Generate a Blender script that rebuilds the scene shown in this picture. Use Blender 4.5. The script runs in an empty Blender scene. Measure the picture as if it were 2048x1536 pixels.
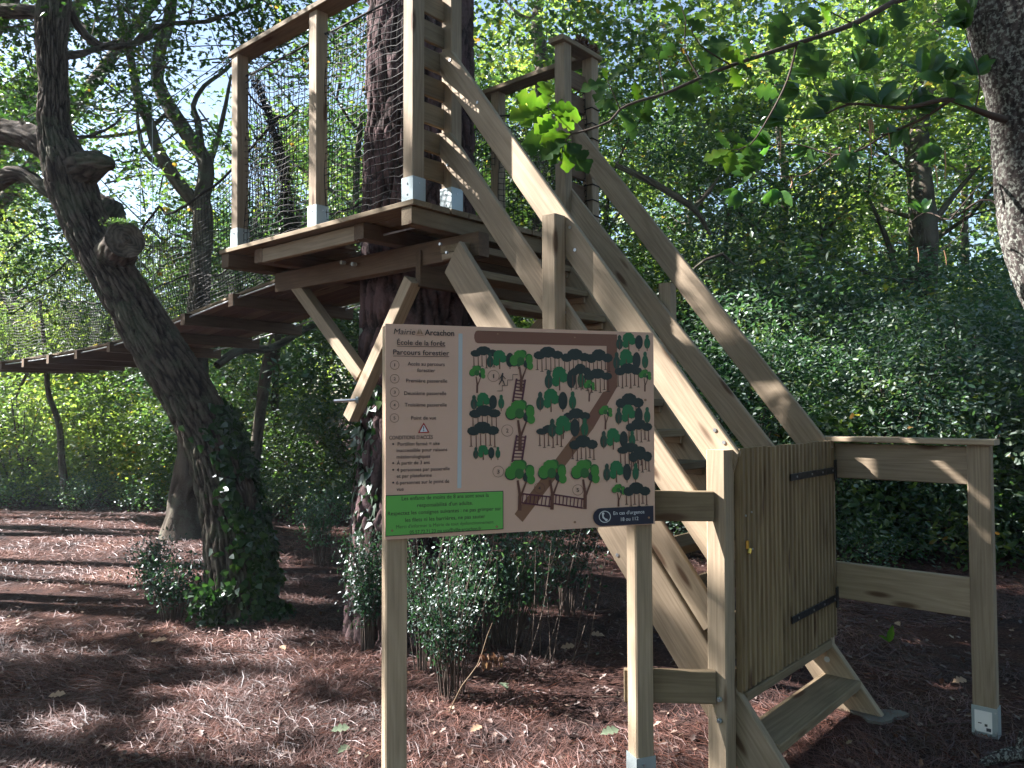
import bpy, math, random
import numpy as np
from mathutils import Vector, Matrix
R = math.radians
SC = bpy.context.scene
COL = SC.collection
rng = np.random.default_rng(7)
random.seed(7)

# ------------------------------------------------------------------ camera, world, sun, exposure
H_EYE, FPX, PITCH, ROLL = 1.6, 1573.0, 0.0327, -0.0029
cam_d = bpy.data.cameras.new("camera"); cam = bpy.data.objects.new("camera", cam_d); COL.objects.link(cam)
cam_d.sensor_width = 36.0; cam_d.lens = 36.0 * FPX / 2048.0; cam_d.clip_start = 0.05; cam_d.clip_end = 600
FWD = Vector((0, math.cos(PITCH), math.sin(PITCH)))
U0 = Vector((0, -math.sin(PITCH), math.cos(PITCH))); X0 = Vector((1, 0, 0))
RIGHT = X0 * math.cos(ROLL) + U0 * math.sin(ROLL); UPV = -X0 * math.sin(ROLL) + U0 * math.cos(ROLL)
cam.matrix_world = Matrix(((RIGHT.x, UPV.x, -FWD.x, 0), (RIGHT.y, UPV.y, -FWD.y, 0), (RIGHT.z, UPV.z, -FWD.z, H_EYE), (0, 0, 0, 1)))
SC.camera = cam

SUN_AZ, SUN_EL = 166.0, 38.0          # the sun stands to the left, a little behind the stairs; degrees from +X
SUN = Vector((math.cos(R(SUN_AZ)) * math.cos(R(SUN_EL)), math.sin(R(SUN_AZ)) * math.cos(R(SUN_EL)), math.sin(R(SUN_EL))))
w = bpy.data.worlds.new("World"); SC.world = w; w.use_nodes = True
wn = w.node_tree; bg = wn.nodes["Background"]
sky = wn.nodes.new("ShaderNodeTexSky"); sky.sky_type = 'NISHITA'; sky.sun_disc = False
sky.sun_elevation = R(SUN_EL); sky.sun_rotation = R(90 - SUN_AZ); sky.air_density = 1.0; sky.dust_density = 1.0; sky.ozone_density = 1.0
wn.links.new(sky.outputs[0], bg.inputs[0]); bg.inputs[1].default_value = 0.05
sun_d = bpy.data.lights.new("sun", 'SUN'); sun_d.energy = 5.0; sun_d.angle = R(0.53); sun_d.color = (1.0, 0.94, 0.89)
sun = bpy.data.objects.new("sun", sun_d); COL.objects.link(sun); sun.rotation_euler = SUN.to_track_quat('Z', 'Y').to_euler(); sun.location = (-20, 0, 20)
vs = SC.view_settings; vs.view_transform = 'Standard'; vs.look = 'None'; vs.gamma = 1.0; vs.exposure = 2.6; vs.use_curve_mapping = False
SC.cycles.max_bounces = 7; SC.cycles.diffuse_bounces = 4; SC.cycles.transparent_max_bounces = 6; SC.cycles.transmission_bounces = 3
SC.cycles.caustics_reflective = False; SC.cycles.caustics_refractive = False

# ------------------------------------------------------------------ measured geometry
def ray(px, py):
    return FWD + RIGHT * ((px - 1024) / FPX) - UPV * ((py - 768) / FPX)
def at(px, py, dist):
    """the point seen in direction (px, py) at this distance along +Y"""
    r = ray(px, py); return Vector((0, 0, H_EYE)) + r * (dist / r.y)
TH = 0.8507
G = Vector((math.cos(TH), math.sin(TH), 0)); U = Vector((-math.sin(TH), math.cos(TH), 0)); Z = Vector((0, 0, 1))
C0 = Vector((-0.5624, 4.4491, 0)); ZD = 2.801
def W(n, s, z):
    """stair frame: n across the stairs, s down the stairs, z up"""
    return C0 + G * n - U * s + Z * z
def hit_n(px, py, n):
    r = ray(px, py); o = Vector((0, 0, H_EYE)); t = ((C0 + G * n - o).dot(G)) / r.dot(G); return o + r * t
def hit_z(px, py, z):
    r = ray(px, py); t = (z - H_EYE) / r.z; return Vector((0, 0, H_EYE)) + r * t
def ns(p):
    return ((p - C0).dot(G), -(p - C0).dot(U), p.z)

# ------------------------------------------------------------------ numpy noise
def _lat(seed, nx, ny): return np.random.default_rng(seed).random((nx, ny))
def vnoise(x, y, seed=0, per=0):
    n = 256; L = _lat(seed, n, n)
    xi = np.floor(x).astype(int); yi = np.floor(y).astype(int); fx = x - xi; fy = y - yi
    fx = fx * fx * (3 - 2 * fx); fy = fy * fy * (3 - 2 * fy)
    m = per if per else n
    x0, x1 = (xi % m) % n, ((xi + 1) % m) % n
    a, b, c, d = L[x0, yi % n], L[x1, yi % n], L[x0, (yi + 1) % n], L[x1, (yi + 1) % n]
    return a * (1 - fx) * (1 - fy) + b * fx * (1 - fy) + c * (1 - fx) * fy + d * fx * fy
def fbm(x, y, seed=0, octs=4, per=0):
    s = 0; a = .5
    for i in range(octs):
        s = s + a * vnoise(x * 2 ** i, y * 2 ** i, seed + i, per * 2 ** i if per else 0); a *= .5
    return s

def plates(x, y, seed, per):
    """distance to the border between elongated bark plates, 0 in the fissure"""
    J = np.random.default_rng(seed).random((256, 256, 2)); xi = np.floor(x).astype(int); yi = np.floor(y).astype(int)
    f1 = np.full(x.shape, 9.); f2 = np.full(x.shape, 9.)
    for dx in (-1, 0, 1):
        for dy in (-1, 0, 1):
            cx = xi + dx; cy = yi + dy; j = J[cx % per, cy % 256]; d = np.hypot(x - cx - j[..., 0], (y - cy - j[..., 1]) * .9)
            f2 = np.where(d < f1, f1, np.minimum(f2, d)); f1 = np.minimum(f1, d)
    return f2 - f1
# ------------------------------------------------------------------ objects and tags
WM = {}
def tag(o, label=None, cat=None, group=None, kind=None):
    if label: o['label'] = label
    if cat: o['category'] = cat
    if group: o['group'] = group
    if kind: o['kind'] = kind
    return o
def link(o, M, parent=None):
    WM[o] = M.copy(); COL.objects.link(o)
    if parent is not None:
        o.parent = parent; o.matrix_basis = WM[parent].inverted() @ M
    else: o.matrix_basis = M
    return o
def thing(name, loc, label, cat, group=None):
    return tag(link(bpy.data.objects.new(name, None), Matrix.Translation(loc)), label, cat, group)
def setnormals(me, smooth):
    if smooth: me.polygons.foreach_set('use_smooth', np.ones(len(me.polygons), bool))
def mesh(name, V, F, mat=None, smooth=False):
    me = bpy.data.meshes.new(name); me.from_pydata([tuple(v) for v in V], [], F)
    if mat: me.materials.append(mat)
    setnormals(me, smooth); me.update(); return me
def npmesh(name, V, F, mat=None, smooth=False, attr=None, uv=None):
    """V (n,3) float, F (m,k) int: one mesh built with foreach_set"""
    me = bpy.data.meshes.new(name); V = np.ascontiguousarray(V, dtype=np.float32); F = np.ascontiguousarray(F, dtype=np.int32)
    m, k = F.shape
    me.vertices.add(len(V)); me.vertices.foreach_set('co', V.ravel())
    me.loops.add(m * k); me.loops.foreach_set('vertex_index', F.ravel())
    me.polygons.add(m); me.polygons.foreach_set('loop_start', np.arange(0, m * k, k, dtype=np.int32))
    try: me.polygons.foreach_set('loop_total', np.full(m, k, dtype=np.int32))
    except Exception: pass
    if mat: me.materials.append(mat)
    me.update(calc_edges=True)
    if smooth: setnormals(me, True)
    if attr is not None:
        a = me.attributes.new('h', 'FLOAT', 'POINT'); a.data.foreach_set('value', attr.astype(np.float32))
    if uv is not None:
        a = me.attributes.new('buv', 'FLOAT_VECTOR', 'POINT'); a.data.foreach_set('vector', uv.astype(np.float32).ravel())
    return me
def obj(name, me, parent=None, M=None):
    return link(bpy.data.objects.new(name, me), M if M is not None else (WM[parent] if parent is not None else Matrix()), parent)
def world_obj(name, me, parent=None):
    """mesh given in world coordinates"""
    o = bpy.data.objects.new(name, me)
    if parent is not None:
        me.transform(WM[parent].inverted()); return link(o, WM[parent], parent)
    return link(o, Matrix())

# ------------------------------------------------------------------ materials
def newmat(name):
    m = bpy.data.materials.new(name); m.use_nodes = True; nt = m.node_tree
    b = nt.nodes['Principled BSDF']; return m, nt, b
class NT:
    def __init__(s, nt): s.nt = nt
    def n(s, typ, ins=None, **kw):
        nd = s.nt.nodes.new(typ)
        for k, v in kw.items(): setattr(nd, k, v)
        for k, v in (ins or {}).items():
            if hasattr(v, 'links') or isinstance(v, bpy.types.NodeSocket): s.nt.links.new(v, nd.inputs[k])
            else: nd.inputs[k].default_value = v
        return nd
    def math(s, op, a, b=None, clamp=False):
        nd = s.nt.nodes.new('ShaderNodeMath'); nd.operation = op; nd.use_clamp = clamp
        for i, v in enumerate((a, b)):
            if v is None: continue
            if isinstance(v, bpy.types.NodeSocket): s.nt.links.new(v, nd.inputs[i])
            else: nd.inputs[i].default_value = v
        return nd.outputs[0]
    def ramp(s, fac, stops, interp='LINEAR'):
        nd = s.nt.nodes.new('ShaderNodeValToRGB'); nd.color_ramp.interpolation = interp
        while len(nd.color_ramp.elements) < len(stops): nd.color_ramp.elements.new(0.5)
        for e, (p, c) in zip(nd.color_ramp.elements, stops): e.position = p; e.color = (*c, 1) if len(c) == 3 else c
        s.nt.links.new(fac, nd.inputs[0]); return nd.outputs[0]
    def mix(s, fac, a, b, blend='MIX'):
        nd = s.nt.nodes.new('ShaderNodeMix'); nd.data_type = 'RGBA'; nd.blend_type = blend
        for i, v in ((0, fac), (6, a), (7, b)):
            if isinstance(v, bpy.types.NodeSocket): s.nt.links.new(v, nd.inputs[i])
            else: nd.inputs[i].default_value = v if i == 0 else (*v, 1)
        return nd.outputs[2]
    def bump(s, h, strength, dist, norm=None):
        nd = s.nt.nodes.new('ShaderNodeBump'); nd.inputs['Strength'].default_value = strength; nd.inputs['Distance'].default_value = dist
        s.nt.links.new(h, nd.inputs['Height']); return nd.outputs[0]

def wood_mat(name, light, dark, stain=0.35, rough=0.78):
    m, nt, b = newmat(name); N = NT(nt)
    tc = N.n('ShaderNodeTexCoord'); oi = N.n('ShaderNodeObjectInfo')
    off = N.n('ShaderNodeCombineXYZ', {0: N.math('MULTIPLY', oi.outputs['Random'], 37.0), 1: N.math('MULTIPLY', oi.outputs['Random'], 11.0), 2: N.math('MULTIPLY', oi.outputs['Random'], 5.0)})
    ad = N.n('ShaderNodeVectorMath', {0: tc.outputs['Object'], 1: off.outputs[0]}, operation='ADD').outputs[0]
    m1 = N.n('ShaderNodeMapping', {0: ad, 3: (0.55, 7.0, 7.0)}).outputs[0]
    n1 = N.n('ShaderNodeTexNoise', {'Vector': m1, 'Scale': 1.0, 'Detail': 2.0, 'Distortion': 0.4}).outputs[0]
    ring = N.math('SINE', N.math('MULTIPLY', n1, 70.0))
    ring = N.math('ADD', N.math('MULTIPLY', ring, .5), .5)
    m2 = N.n('ShaderNodeMapping', {0: ad, 3: (4.0, 120.0, 120.0)}).outputs[0]
    fine = N.n('ShaderNodeTexNoise', {'Vector': m2, 'Scale': 1.0, 'Detail': 3.0}).outputs[0]
    g = N.math('ADD', N.math('MULTIPLY', ring, .22), N.math('MULTIPLY', fine, .85))
    col = N.ramp(g, [(.18, dark), (.85, light)])
    m3 = N.n('ShaderNodeMapping', {0: ad, 3: (2.0, 6.0, 6.0)}).outputs[0]
    st = N.n('ShaderNodeTexNoise', {'Vector': m3, 'Scale': 1.3, 'Detail': 4.0, 'Roughness': .6}).outputs[0]
    col = N.mix(N.math('MULTIPLY', N.ramp(st, [(.45, (0, 0, 0)), (.75, (1, 1, 1))]), stain), col, tuple(c * .55 for c in dark))
    mk = N.n('ShaderNodeMapping', {0: ad, 3: (2.1, 9.0, 9.0)}).outputs[0]
    vo = N.n('ShaderNodeTexVoronoi', {'Vector': mk, 'Scale': 1.0}).outputs['Distance']
    col = N.mix(N.ramp(vo, [(.10, (.9, .9, .9)), (.19, (0, 0, 0))]), col, (.085, .045, .025))
    var = N.math('ADD', N.math('MULTIPLY', N.math('FRACT', N.math('MULTIPLY', oi.outputs['Random'], 7.31)), .34), .82)
    hsv = N.n('ShaderNodeHueSaturation', {'Color': col, 'Value': var, 'Saturation': 1.0})
    nt.links.new(hsv.outputs[0], b.inputs['Base Color']); b.inputs['Roughness'].default_value = rough
    nt.links.new(N.bump(g, .35, .0015), b.inputs['Normal'])
    b.inputs['Specular IOR Level'].default_value = .3
    return m
M_WOOD = wood_mat('wood_pine', (.40, .318, .228), (.24, .185, .125))
M_WOODG = wood_mat('wood_weathered', (.25, .195, .125), (.14, .105, .065), .5)
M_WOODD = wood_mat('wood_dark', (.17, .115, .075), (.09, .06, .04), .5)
M_GATE = wood_mat('wood_gate', (.34, .255, .15), (.15, .10, .055), .55)

def plain(name, col, rough=.6, metal=0.0, noise=0.0, scale=30.0):
    m, nt, b = newmat(name)
    b.inputs['Base Color'].default_value = (*col, 1); b.inputs['Roughness'].default_value = rough; b.inputs['Metallic'].default_value = metal
    if noise:
        N = NT(nt); tc = N.n('ShaderNodeTexCoord')
        nz = N.n('ShaderNodeTexNoise', {'Vector': tc.outputs['Object'], 'Scale': scale, 'Detail': 5.0}).outputs[0]
        c = N.ramp(nz, [(.3, tuple(v * (1 - noise) for v in col)), (.7, tuple(min(1, v * (1 + noise)) for v in col))])
        nt.links.new(c, b.inputs['Base Color'])
        nt.links.new(N.ramp(nz, [(.3, (rough - .12,) * 3), (.7, (min(1, rough + .15),) * 3)]), b.inputs['Roughness'])
    return m
M_ZINC = plain('galvanised_steel', (.34, .40, .42), .5, .55, .10, 9)
M_STEEL = plain('steel_rod', (.45, .47, .5), .35, .9)
M_BLACK = plain('black_hinge_steel', (.02, .021, .023), .45, .3, .3, 40)
M_BRASS = plain('brass', (.62, .42, .1), .3, .9)
M_NET = plain('black_net_cord', (.012, .013, .014), .75)
M_ROPE = plain('dark_rope', (.016, .015, .015), .9)
M_LABEL = plain('white_label', (.75, .75, .74), .5)
M_LABELD = plain('label_print', (.05, .05, .06), .5)
M_CONC = plain('concrete', (.15, .14, .12), .9, 0, .25, 12)

def leaf_mat(name, stops, trans=.55, gloss=.12, rough=.4, tint=(1.45, 1.7, .9)):
    m = bpy.data.materials.new(name); m.use_nodes = True; nt = m.node_tree; nt.nodes.clear(); N = NT(nt)
    ge = N.n('ShaderNodeNewGeometry'); rnd = ge.outputs['Random Per Island']
    tc = N.n('ShaderNodeTexCoord')
    nz = N.n('ShaderNodeTexNoise', {'Vector': tc.outputs['Object'], 'Scale': 1.1, 'Detail': 3.0}).outputs[0]
    f = N.math('ADD', N.math('MULTIPLY', rnd, .6), N.math('MULTIPLY', N.math('SUBTRACT', nz, .38), 1.7), True)
    col = N.ramp(f, stops)
    tcol = N.mix(1.0, col, tint, 'MULTIPLY')
    d = N.n('ShaderNodeBsdfDiffuse', {'Color': col}); t = N.n('ShaderNodeBsdfTranslucent', {'Color': tcol})
    g = N.n('ShaderNodeBsdfGlossy', {'Color': (.8, .85, .9, 1), 'Roughness': rough})
    m1 = N.n('ShaderNodeMixShader', {0: trans, 1: d.outputs[0], 2: t.outputs[0]})
    fr = N.n('ShaderNodeFresnel', {'IOR': 1.45}).outputs[0]
    m2 = N.n('ShaderNodeMixShader', {0: N.math('MULTIPLY', N.math('ADD', N.math('MULTIPLY', fr, .45), gloss * .3), (.8 if gloss > .06 else .3) if gloss > .03 else .2, True), 1: m1.outputs[0], 2: g.outputs[0]})
    out = N.n('ShaderNodeOutputMaterial', {0: m2.outputs[0]})
    return m
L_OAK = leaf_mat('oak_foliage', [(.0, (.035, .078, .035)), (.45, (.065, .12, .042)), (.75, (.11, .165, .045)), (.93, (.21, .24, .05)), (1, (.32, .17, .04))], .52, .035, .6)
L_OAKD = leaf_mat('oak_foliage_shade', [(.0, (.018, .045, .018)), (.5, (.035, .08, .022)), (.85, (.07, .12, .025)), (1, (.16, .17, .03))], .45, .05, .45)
L_YEL = leaf_mat('sunlit_yellowing_foliage', [(.0, (.08, .14, .055)), (.4, (.14, .20, .065)), (.75, (.22, .27, .075)), (.92, (.36, .35, .09)), (1, (.42, .28, .07))], .6, .03, .6)  # autumn yellow, with the brightness of sunlit leaves also put into the colour
L_EVER = leaf_mat('evergreen_foliage', [(.0, (.034, .082, .056)), (.45, (.058, .12, .072)), (.8, (.09, .155, .07)), (1, (.17, .20, .06))], .42, .031, .65)
L_RUSC = leaf_mat('ruscus_foliage', [(.0, (.016, .045, .03)), (.5, (.028, .068, .043)), (.9, (.045, .095, .055)), (1, (.13, .15, .05))], .3, .035, .5)
L_IVY = leaf_mat('ivy_foliage', [(.0, (.012, .035, .016)), (.6, (.03, .07, .022)), (1, (.07, .12, .03))], .3, .035, .5)
L_BRIGHT = leaf_mat('sunlit_green_leaf', [(.0, (.05, .12, .018)), (.5, (.085, .17, .022)), (.85, (.14, .19, .035)), (1, (.28, .19, .03))], .5, .03, .5, (1.5, 1.75, .8))  # bright copy of the oak leaf green, backlight put into the colour
L_ARB = leaf_mat('arbutus_leaf', [(.0, (.025, .075, .022)), (.5, (.055, .135, .03)), (.9, (.11, .21, .045)), (1, (.24, .27, .07))], .5, .10, .3)
L_DRY = leaf_mat('dry_leaf', [(.0, (.05, .028, .022)), (.5, (.12, .062, .042)), (.8, (.20, .12, .08)), (.93, (.32, .24, .15)), (1, (.09, .13, .06))], .2, .02, .7, (1.2, 1.0, .8))
L_NEEDLE = leaf_mat('fallen_pine_needle', [(.0, (.03, .015, .011)), (.5, (.105, .039, .027)), (.85, (.20, .078, .052)), (1, (.29, .15, .105))], .1, .02, .6, (1.1, 1, 1))

def bark_mat(name, lo, mid, hi, patch=None, patch_amt=.5, scale=1.0):
    m, nt, b = newmat(name); N = NT(nt)
    a = N.n('ShaderNodeAttribute', attribute_name='h').outputs['Fac']
    bu = N.n('ShaderNodeAttribute', attribute_name='buv').outputs['Vector']
    tc = N.n('ShaderNodeTexCoord').outputs['Object']
    nz = N.n('ShaderNodeTexNoise', {'Vector': tc, 'Scale': 60 * scale, 'Detail': 6.0, 'Roughness': .7}).outputs[0]
    nz2 = N.n('ShaderNodeTexNoise', {'Vector': tc, 'Scale': 5 * scale, 'Detail': 5.0, 'Roughness': .6}).outputs[0]
    f = N.math('ADD', a, N.math('MULTIPLY', N.math('SUBTRACT', nz, .5), .6), True)
    col = N.ramp(f, [(.05, lo), (.45, mid), (.95, hi)])
    if patch:
        pf = N.ramp(N.math('ADD', nz2, N.math('MULTIPLY', N.math('SUBTRACT', nz, .5), .35)), [(.5, (0, 0, 0)), (.6, (patch_amt,) * 3)])
        col = N.mix(pf, col, patch)
    nt.links.new(col, b.inputs['Base Color']); b.inputs['Roughness'].default_value = .92; b.inputs['Specular IOR Level'].default_value = .15
    nt.links.new(N.bump(N.math('ADD', nz, N.math('MULTIPLY', a, 1.0)), .8, .012), b.inputs['Normal'])
    return m
B_OAK = bark_mat('oak_bark', (.012, .009, .008), (.052, .041, .034), (.125, .102, .084), (.10, .12, .075), .4)
B_PINE = bark_mat('pine_bark', (.008, .006, .006), (.038, .027, .027), (.10, .066, .068), (.17, .105, .115), .35, .8)
B_FAR = bark_mat('wood_trunk_bark', (.03, .025, .02), (.075, .062, .05), (.15, .13, .105), (.12, .14, .10), .5)
B_LICH = bark_mat('lichened_bark', (.012, .010, .010), (.05, .042, .04), (.12, .10, .095), (.34, .36, .32), .85, 16.0)
B_TWIG = plain('twig_bark', (.07, .05, .04), .85, 0, .3, 60)
M_MOSS = plain('moss', (.06, .10, .02), .95, 0, .5, 60)

def ground_mat():
    m, nt, b = newmat('needle_covered_ground'); N = NT(nt)
    P = N.n('ShaderNodeTexCoord').outputs['Object']
    big = N.n('ShaderNodeTexNoise', {'Vector': P, 'Scale': .55, 'Detail': 4.0, 'Roughness': .6}).outputs[0]
    mid = N.n('ShaderNodeTexNoise', {'Vector': P, 'Scale': 5.0, 'Detail': 8.0, 'Roughness': .75}).outputs[0]
    mp = N.n('ShaderNodeMapping', {0: P, 2: (0, 0, .5), 3: (14, 60, 14)}).outputs[0]
    fib = N.n('ShaderNodeTexNoise', {'Vector': mp, 'Scale': 1.0, 'Detail': 4.0, 'Distortion': 2.5}).outputs[0]
    fine = N.n('ShaderNodeTexNoise', {'Vector': P, 'Scale': 70.0, 'Detail': 5.0, 'Roughness': .8}).outputs[0]
    f = N.math('ADD', N.math('MULTIPLY', fib, .5), N.math('MULTIPLY', fine, .5))
    dark = N.ramp(f, [(.32, (.012, .009, .010)), (.5, (.045, .031, .032)), (.66, (.12, .088, .085))])
    red = N.ramp(f, [(.34, (.022, .012, .011)), (.5, (.10, .048, .038)), (.66, (.24, .125, .095))])
    k = N.ramp(N.math('ADD', N.math('MULTIPLY', big, .6), N.math('MULTIPLY', mid, .4)), [(.42, (0, 0, 0)), (.58, (1, 1, 1))])
    col = N.mix(k, dark, red)
    vo = N.n('ShaderNodeTexVoronoi', {'Vector': P, 'Scale': 16.0, 'Randomness': 1.0})
    lf = N.ramp(vo.outputs['Distance'], [(.12, (1, 1, 1)), (.2, (0, 0, 0))])
    pick = N.ramp(N.n('ShaderNodeTexNoise', {'Vector': P, 'Scale': 2.2, 'Detail': 3.0}).outputs[0], [(.5, (0, 0, 0)), (.62, (.8, .8, .8))])
    col = N.mix(N.mix(1.0, lf, pick, 'MULTIPLY'), col, (.24, .17, .11))
    nt.links.new(col, b.inputs['Base Color']); b.inputs['Roughness'].default_value = .95; b.inputs['Specular IOR Level'].default_value = .1
    nt.links.new(N.bump(N.math('ADD', f, N.math('MULTIPLY', mid, .8)), 1.0, .05), b.inputs['Normal'])
    return m
M_GROUND = ground_mat()

# ------------------------------------------------------------------ basic shapes
def frame_M(A, B, up):
    x = (B - A).normalized(); y = up.cross(x)
    if y.length < 1e-5: y = Vector((0, 1, 0)).cross(x)
    y.normalize(); z = x.cross(y)
    return Matrix(((x.x, y.x, z.x, A.x), (x.y, y.y, z.y, A.y), (x.z, y.z, z.z, A.z), (0, 0, 0, 1)))
_pc = {}
def plank_mesh(L, wy, wz, mat, bev=.004, ca=0., cb=0., ribs=0):
    """board from x=0..L, y +-wy/2, z +-wz/2, long edges bevelled; ca/cb slant the ends along z"""
    key = (round(L, 4), round(wy, 4), round(wz, 4), mat.name, bev, round(ca, 3), round(cb, 3), ribs)
    if key in _pc: return _pc[key]
    a, c = wy / 2, wz / 2
    if ribs:
        prof = [(-a, -c), (-a, c - .004)]
        for i in range(ribs):
            y0 = -a + wy * i / ribs; y1 = -a + wy * (i + 1) / ribs; g = (y1 - y0)
            prof += [(y0 + g * .10, c), (y0 + g * .52, c), (y0 + g * .64, c - .009), (y0 + g * .94, c - .009)]
        prof += [(a, c - .004), (a, -c)]
    else:
        prof = [(-a + bev, -c), (-a, -c + bev), (-a, c - bev), (-a + bev, c), (a - bev, c), (a, c - bev), (a, -c + bev), (a - bev, -c)]
    k = len(prof); V = []
    nseg = max(1, int(L / .6)) if not ribs else 1
    for j in range(nseg + 1):
        t = j / nseg
        for (y, z) in prof:
            x = L * t + z * (ca * (1 - t) + cb * t)
            V.append((x, y, z))
    F = []
    for j in range(nseg):
        for i in range(k):
            i2 = (i + 1) % k; F.append((j * k + i, j * k + i2, (j + 1) * k + i2, (j + 1) * k + i))
    F.append(tuple(range(k))[::-1] if False else tuple(reversed(range(k)))); F.append(tuple(nseg * k + i for i in range(k)))
    F = [tuple(reversed(f)) for f in F]
    me = mesh('board', V, F, mat); _pc[key] = me; return me
def plank(name, parent, A, B, wy, wz, up=Z, mat=None, off=(0, 0), ca=0., cb=0., ribs=0, bev=.004, L=None):
    """board whose axis runs A->B; local z is nearest to up; off shifts it in its own y/z"""
    M = frame_M(A, B, up) @ Matrix.Translation((0, off[0], off[1]))
    return link(bpy.data.objects.new(name, plank_mesh((B - A).length, wy, wz, mat or M_WOOD, bev, ca, cb, ribs)), M, parent)
def cyl_between(A, B, r, k=8, r2=None):
    M = frame_M(A, B, Z); L = (B - A).length; r2 = r if r2 is None else r2
    V = [(M @ Vector((0, r * math.cos(2 * math.pi * i / k), r * math.sin(2 * math.pi * i / k)))) for i in range(k)]
    V += [(M @ Vector((L, r2 * math.cos(2 * math.pi * i / k), r2 * math.sin(2 * math.pi * i / k)))) for i in range(k)]
    F = [(i, (i + 1) % k, k + (i + 1) % k, k + i) for i in range(k)] + [tuple(reversed(range(k))), tuple(range(k, 2 * k))]
    return V, F
def cyls(name, parent, segs, r, mat, k=8):
    V = []; F = []
    for (A, B) in segs:
        v, f = cyl_between(A, B, r, k); o = len(V); V += v; F += [tuple(i + o for i in q) for q in f]
    return world_obj(name, mesh(name, V, F, mat, False), parent)

def catmull(P, R_, step):
    P = [Vector(p) for p in P]; out = []; rad = []
    for i in range(len(P) - 1):
        p0 = P[max(i - 1, 0)]; p1 = P[i]; p2 = P[i + 1]; p3 = P[min(i + 2, len(P) - 1)]
        n = max(1, int((p2 - p1).length / step))
        for j in range(n):
            t = j / n; t2 = t * t; t3 = t2 * t
            out.append(.5 * ((2 * p1) + (p2 - p0) * t + (2 * p0 - 5 * p1 + 4 * p2 - p3) * t2 + (-p0 + 3 * p1 - 3 * p2 + p3) * t3))
            rad.append(R_[i] * (1 - t) + R_[i + 1] * t)
    out.append(P[-1]); rad.append(R_[-1]); return out, rad
def tube_arrays(P, R_, k=10, step=.25, bark=None, seed=0, cap=True):
    pts, rad = catmull(P, R_, step); n = len(pts)
    A = np.array([tuple(p) for p in pts]); T = np.gradient(A, axis=0) if n > 1 else np.array([[0, 0, 1.]])
    T /= np.linalg.norm(T, axis=1)[:, None] + 1e-9
    x = np.cross(T[0], [0.13, 0.97, .2]); x /= np.linalg.norm(x); X = np.zeros((n, 3))
    for i in range(n):
        x = x - T[i] * x.dot(T[i]); x /= np.linalg.norm(x) + 1e-9; X[i] = x
    Y = np.cross(T, X); th = np.arange(k) / k * 2 * np.pi
    vlen = np.concatenate([[0], np.cumsum(np.linalg.norm(np.diff(A, axis=0), axis=1))])
    h = np.full((n, k), .5); r = np.array(rad)[:, None] * np.ones((1, k))
    if bark:
        fu, fv, amp, kind = bark
        uu = (th / (2 * np.pi) * fu)[None, :] * np.ones((n, 1)); vv = vlen[:, None] * fv * np.ones((1, k))
        warp = fbm(uu, vv * .7, seed + 11, 3, fu) * 1.6
        wx = (fbm(uu, vv * .8, seed + 11, 3, fu) - .45) * 1.1; wy = (fbm(uu, vv * .8, seed + 31, 3, fu) - .45) * 2.0
        rough = fbm(uu * 2, vv * 2.5, seed + 3, 4, fu * 2)
        if kind == 'oak':
            p1 = np.clip(plates(uu + wx, vv + wy, seed, fu) * 2.6, 0, 1); p2 = np.clip(plates(uu * 2 + wx, vv * 2.2 + wy, seed + 1, fu * 2) * 2.2, 0, 1)
            h = (.62 * p1 + .38 * p2) * (.6 + .75 * rough)
        else:
            p1 = np.clip(plates(uu + wx, vv + wy, seed, fu) * 3.2, 0, 1) ** .7; p2 = np.clip(plates(uu * 2 + wx * 2, vv * 3 + wy, seed + 1, fu * 2) * 3, 0, 1)
            h = p1 * (.72 + .28 * p2) * (.65 + .6 * rough)
        h = np.clip(h, 0, 1); r = r + (h - .6) * amp
        r = r * (1 + .07 * (fbm(uu * (3 / fu), vv * .35, seed + 21, 2, 3) - .4))
    V = A[:, None, :] + (X[:, None, :] * np.cos(th)[None, :, None] + Y[:, None, :] * np.sin(th)[None, :, None]) * r[:, :, None]
    V = V.reshape(-1, 3); i = np.arange(n - 1)[:, None] * k; j = np.arange(k)[None, :]; j2 = (j + 1) % k
    F = np.stack([i + j, i + j2, i + k + j2, i + k + j], -1).reshape(-1, 4)
    buv = np.stack([np.broadcast_to(th[None, :], (n, k)), np.broadcast_to(vlen[:, None], (n, k)), np.zeros((n, k))], -1).reshape(-1, 3)
    if cap:
        c = len(V); V = np.vstack([V, A[-1:] + T[-1:] * 0.0]); q = (n - 1) * k
        F = np.vstack([F, [[q + jj, q + (jj + 1) % k, c, c] for jj in range(0)]]) if False else F
        buv = np.vstack([buv, [[0, 0, 0]]]); hh = np.append(h.ravel(), .5)
        return V, F, hh, buv
    return V, F, h.ravel(), buv
def tubes_mesh(name, lst, mat):
    Vs, Fs, Hs, Us = [], [], [], []; o = 0
    for t in lst:
        V, F, h, u = t; Vs.append(V); Fs.append(F + o); Hs.append(h); Us.append(u); o += len(V)
    return npmesh(name, np.vstack(Vs), np.vstack(Fs), mat, True, np.concatenate(Hs), np.vstack(Us))

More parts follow.
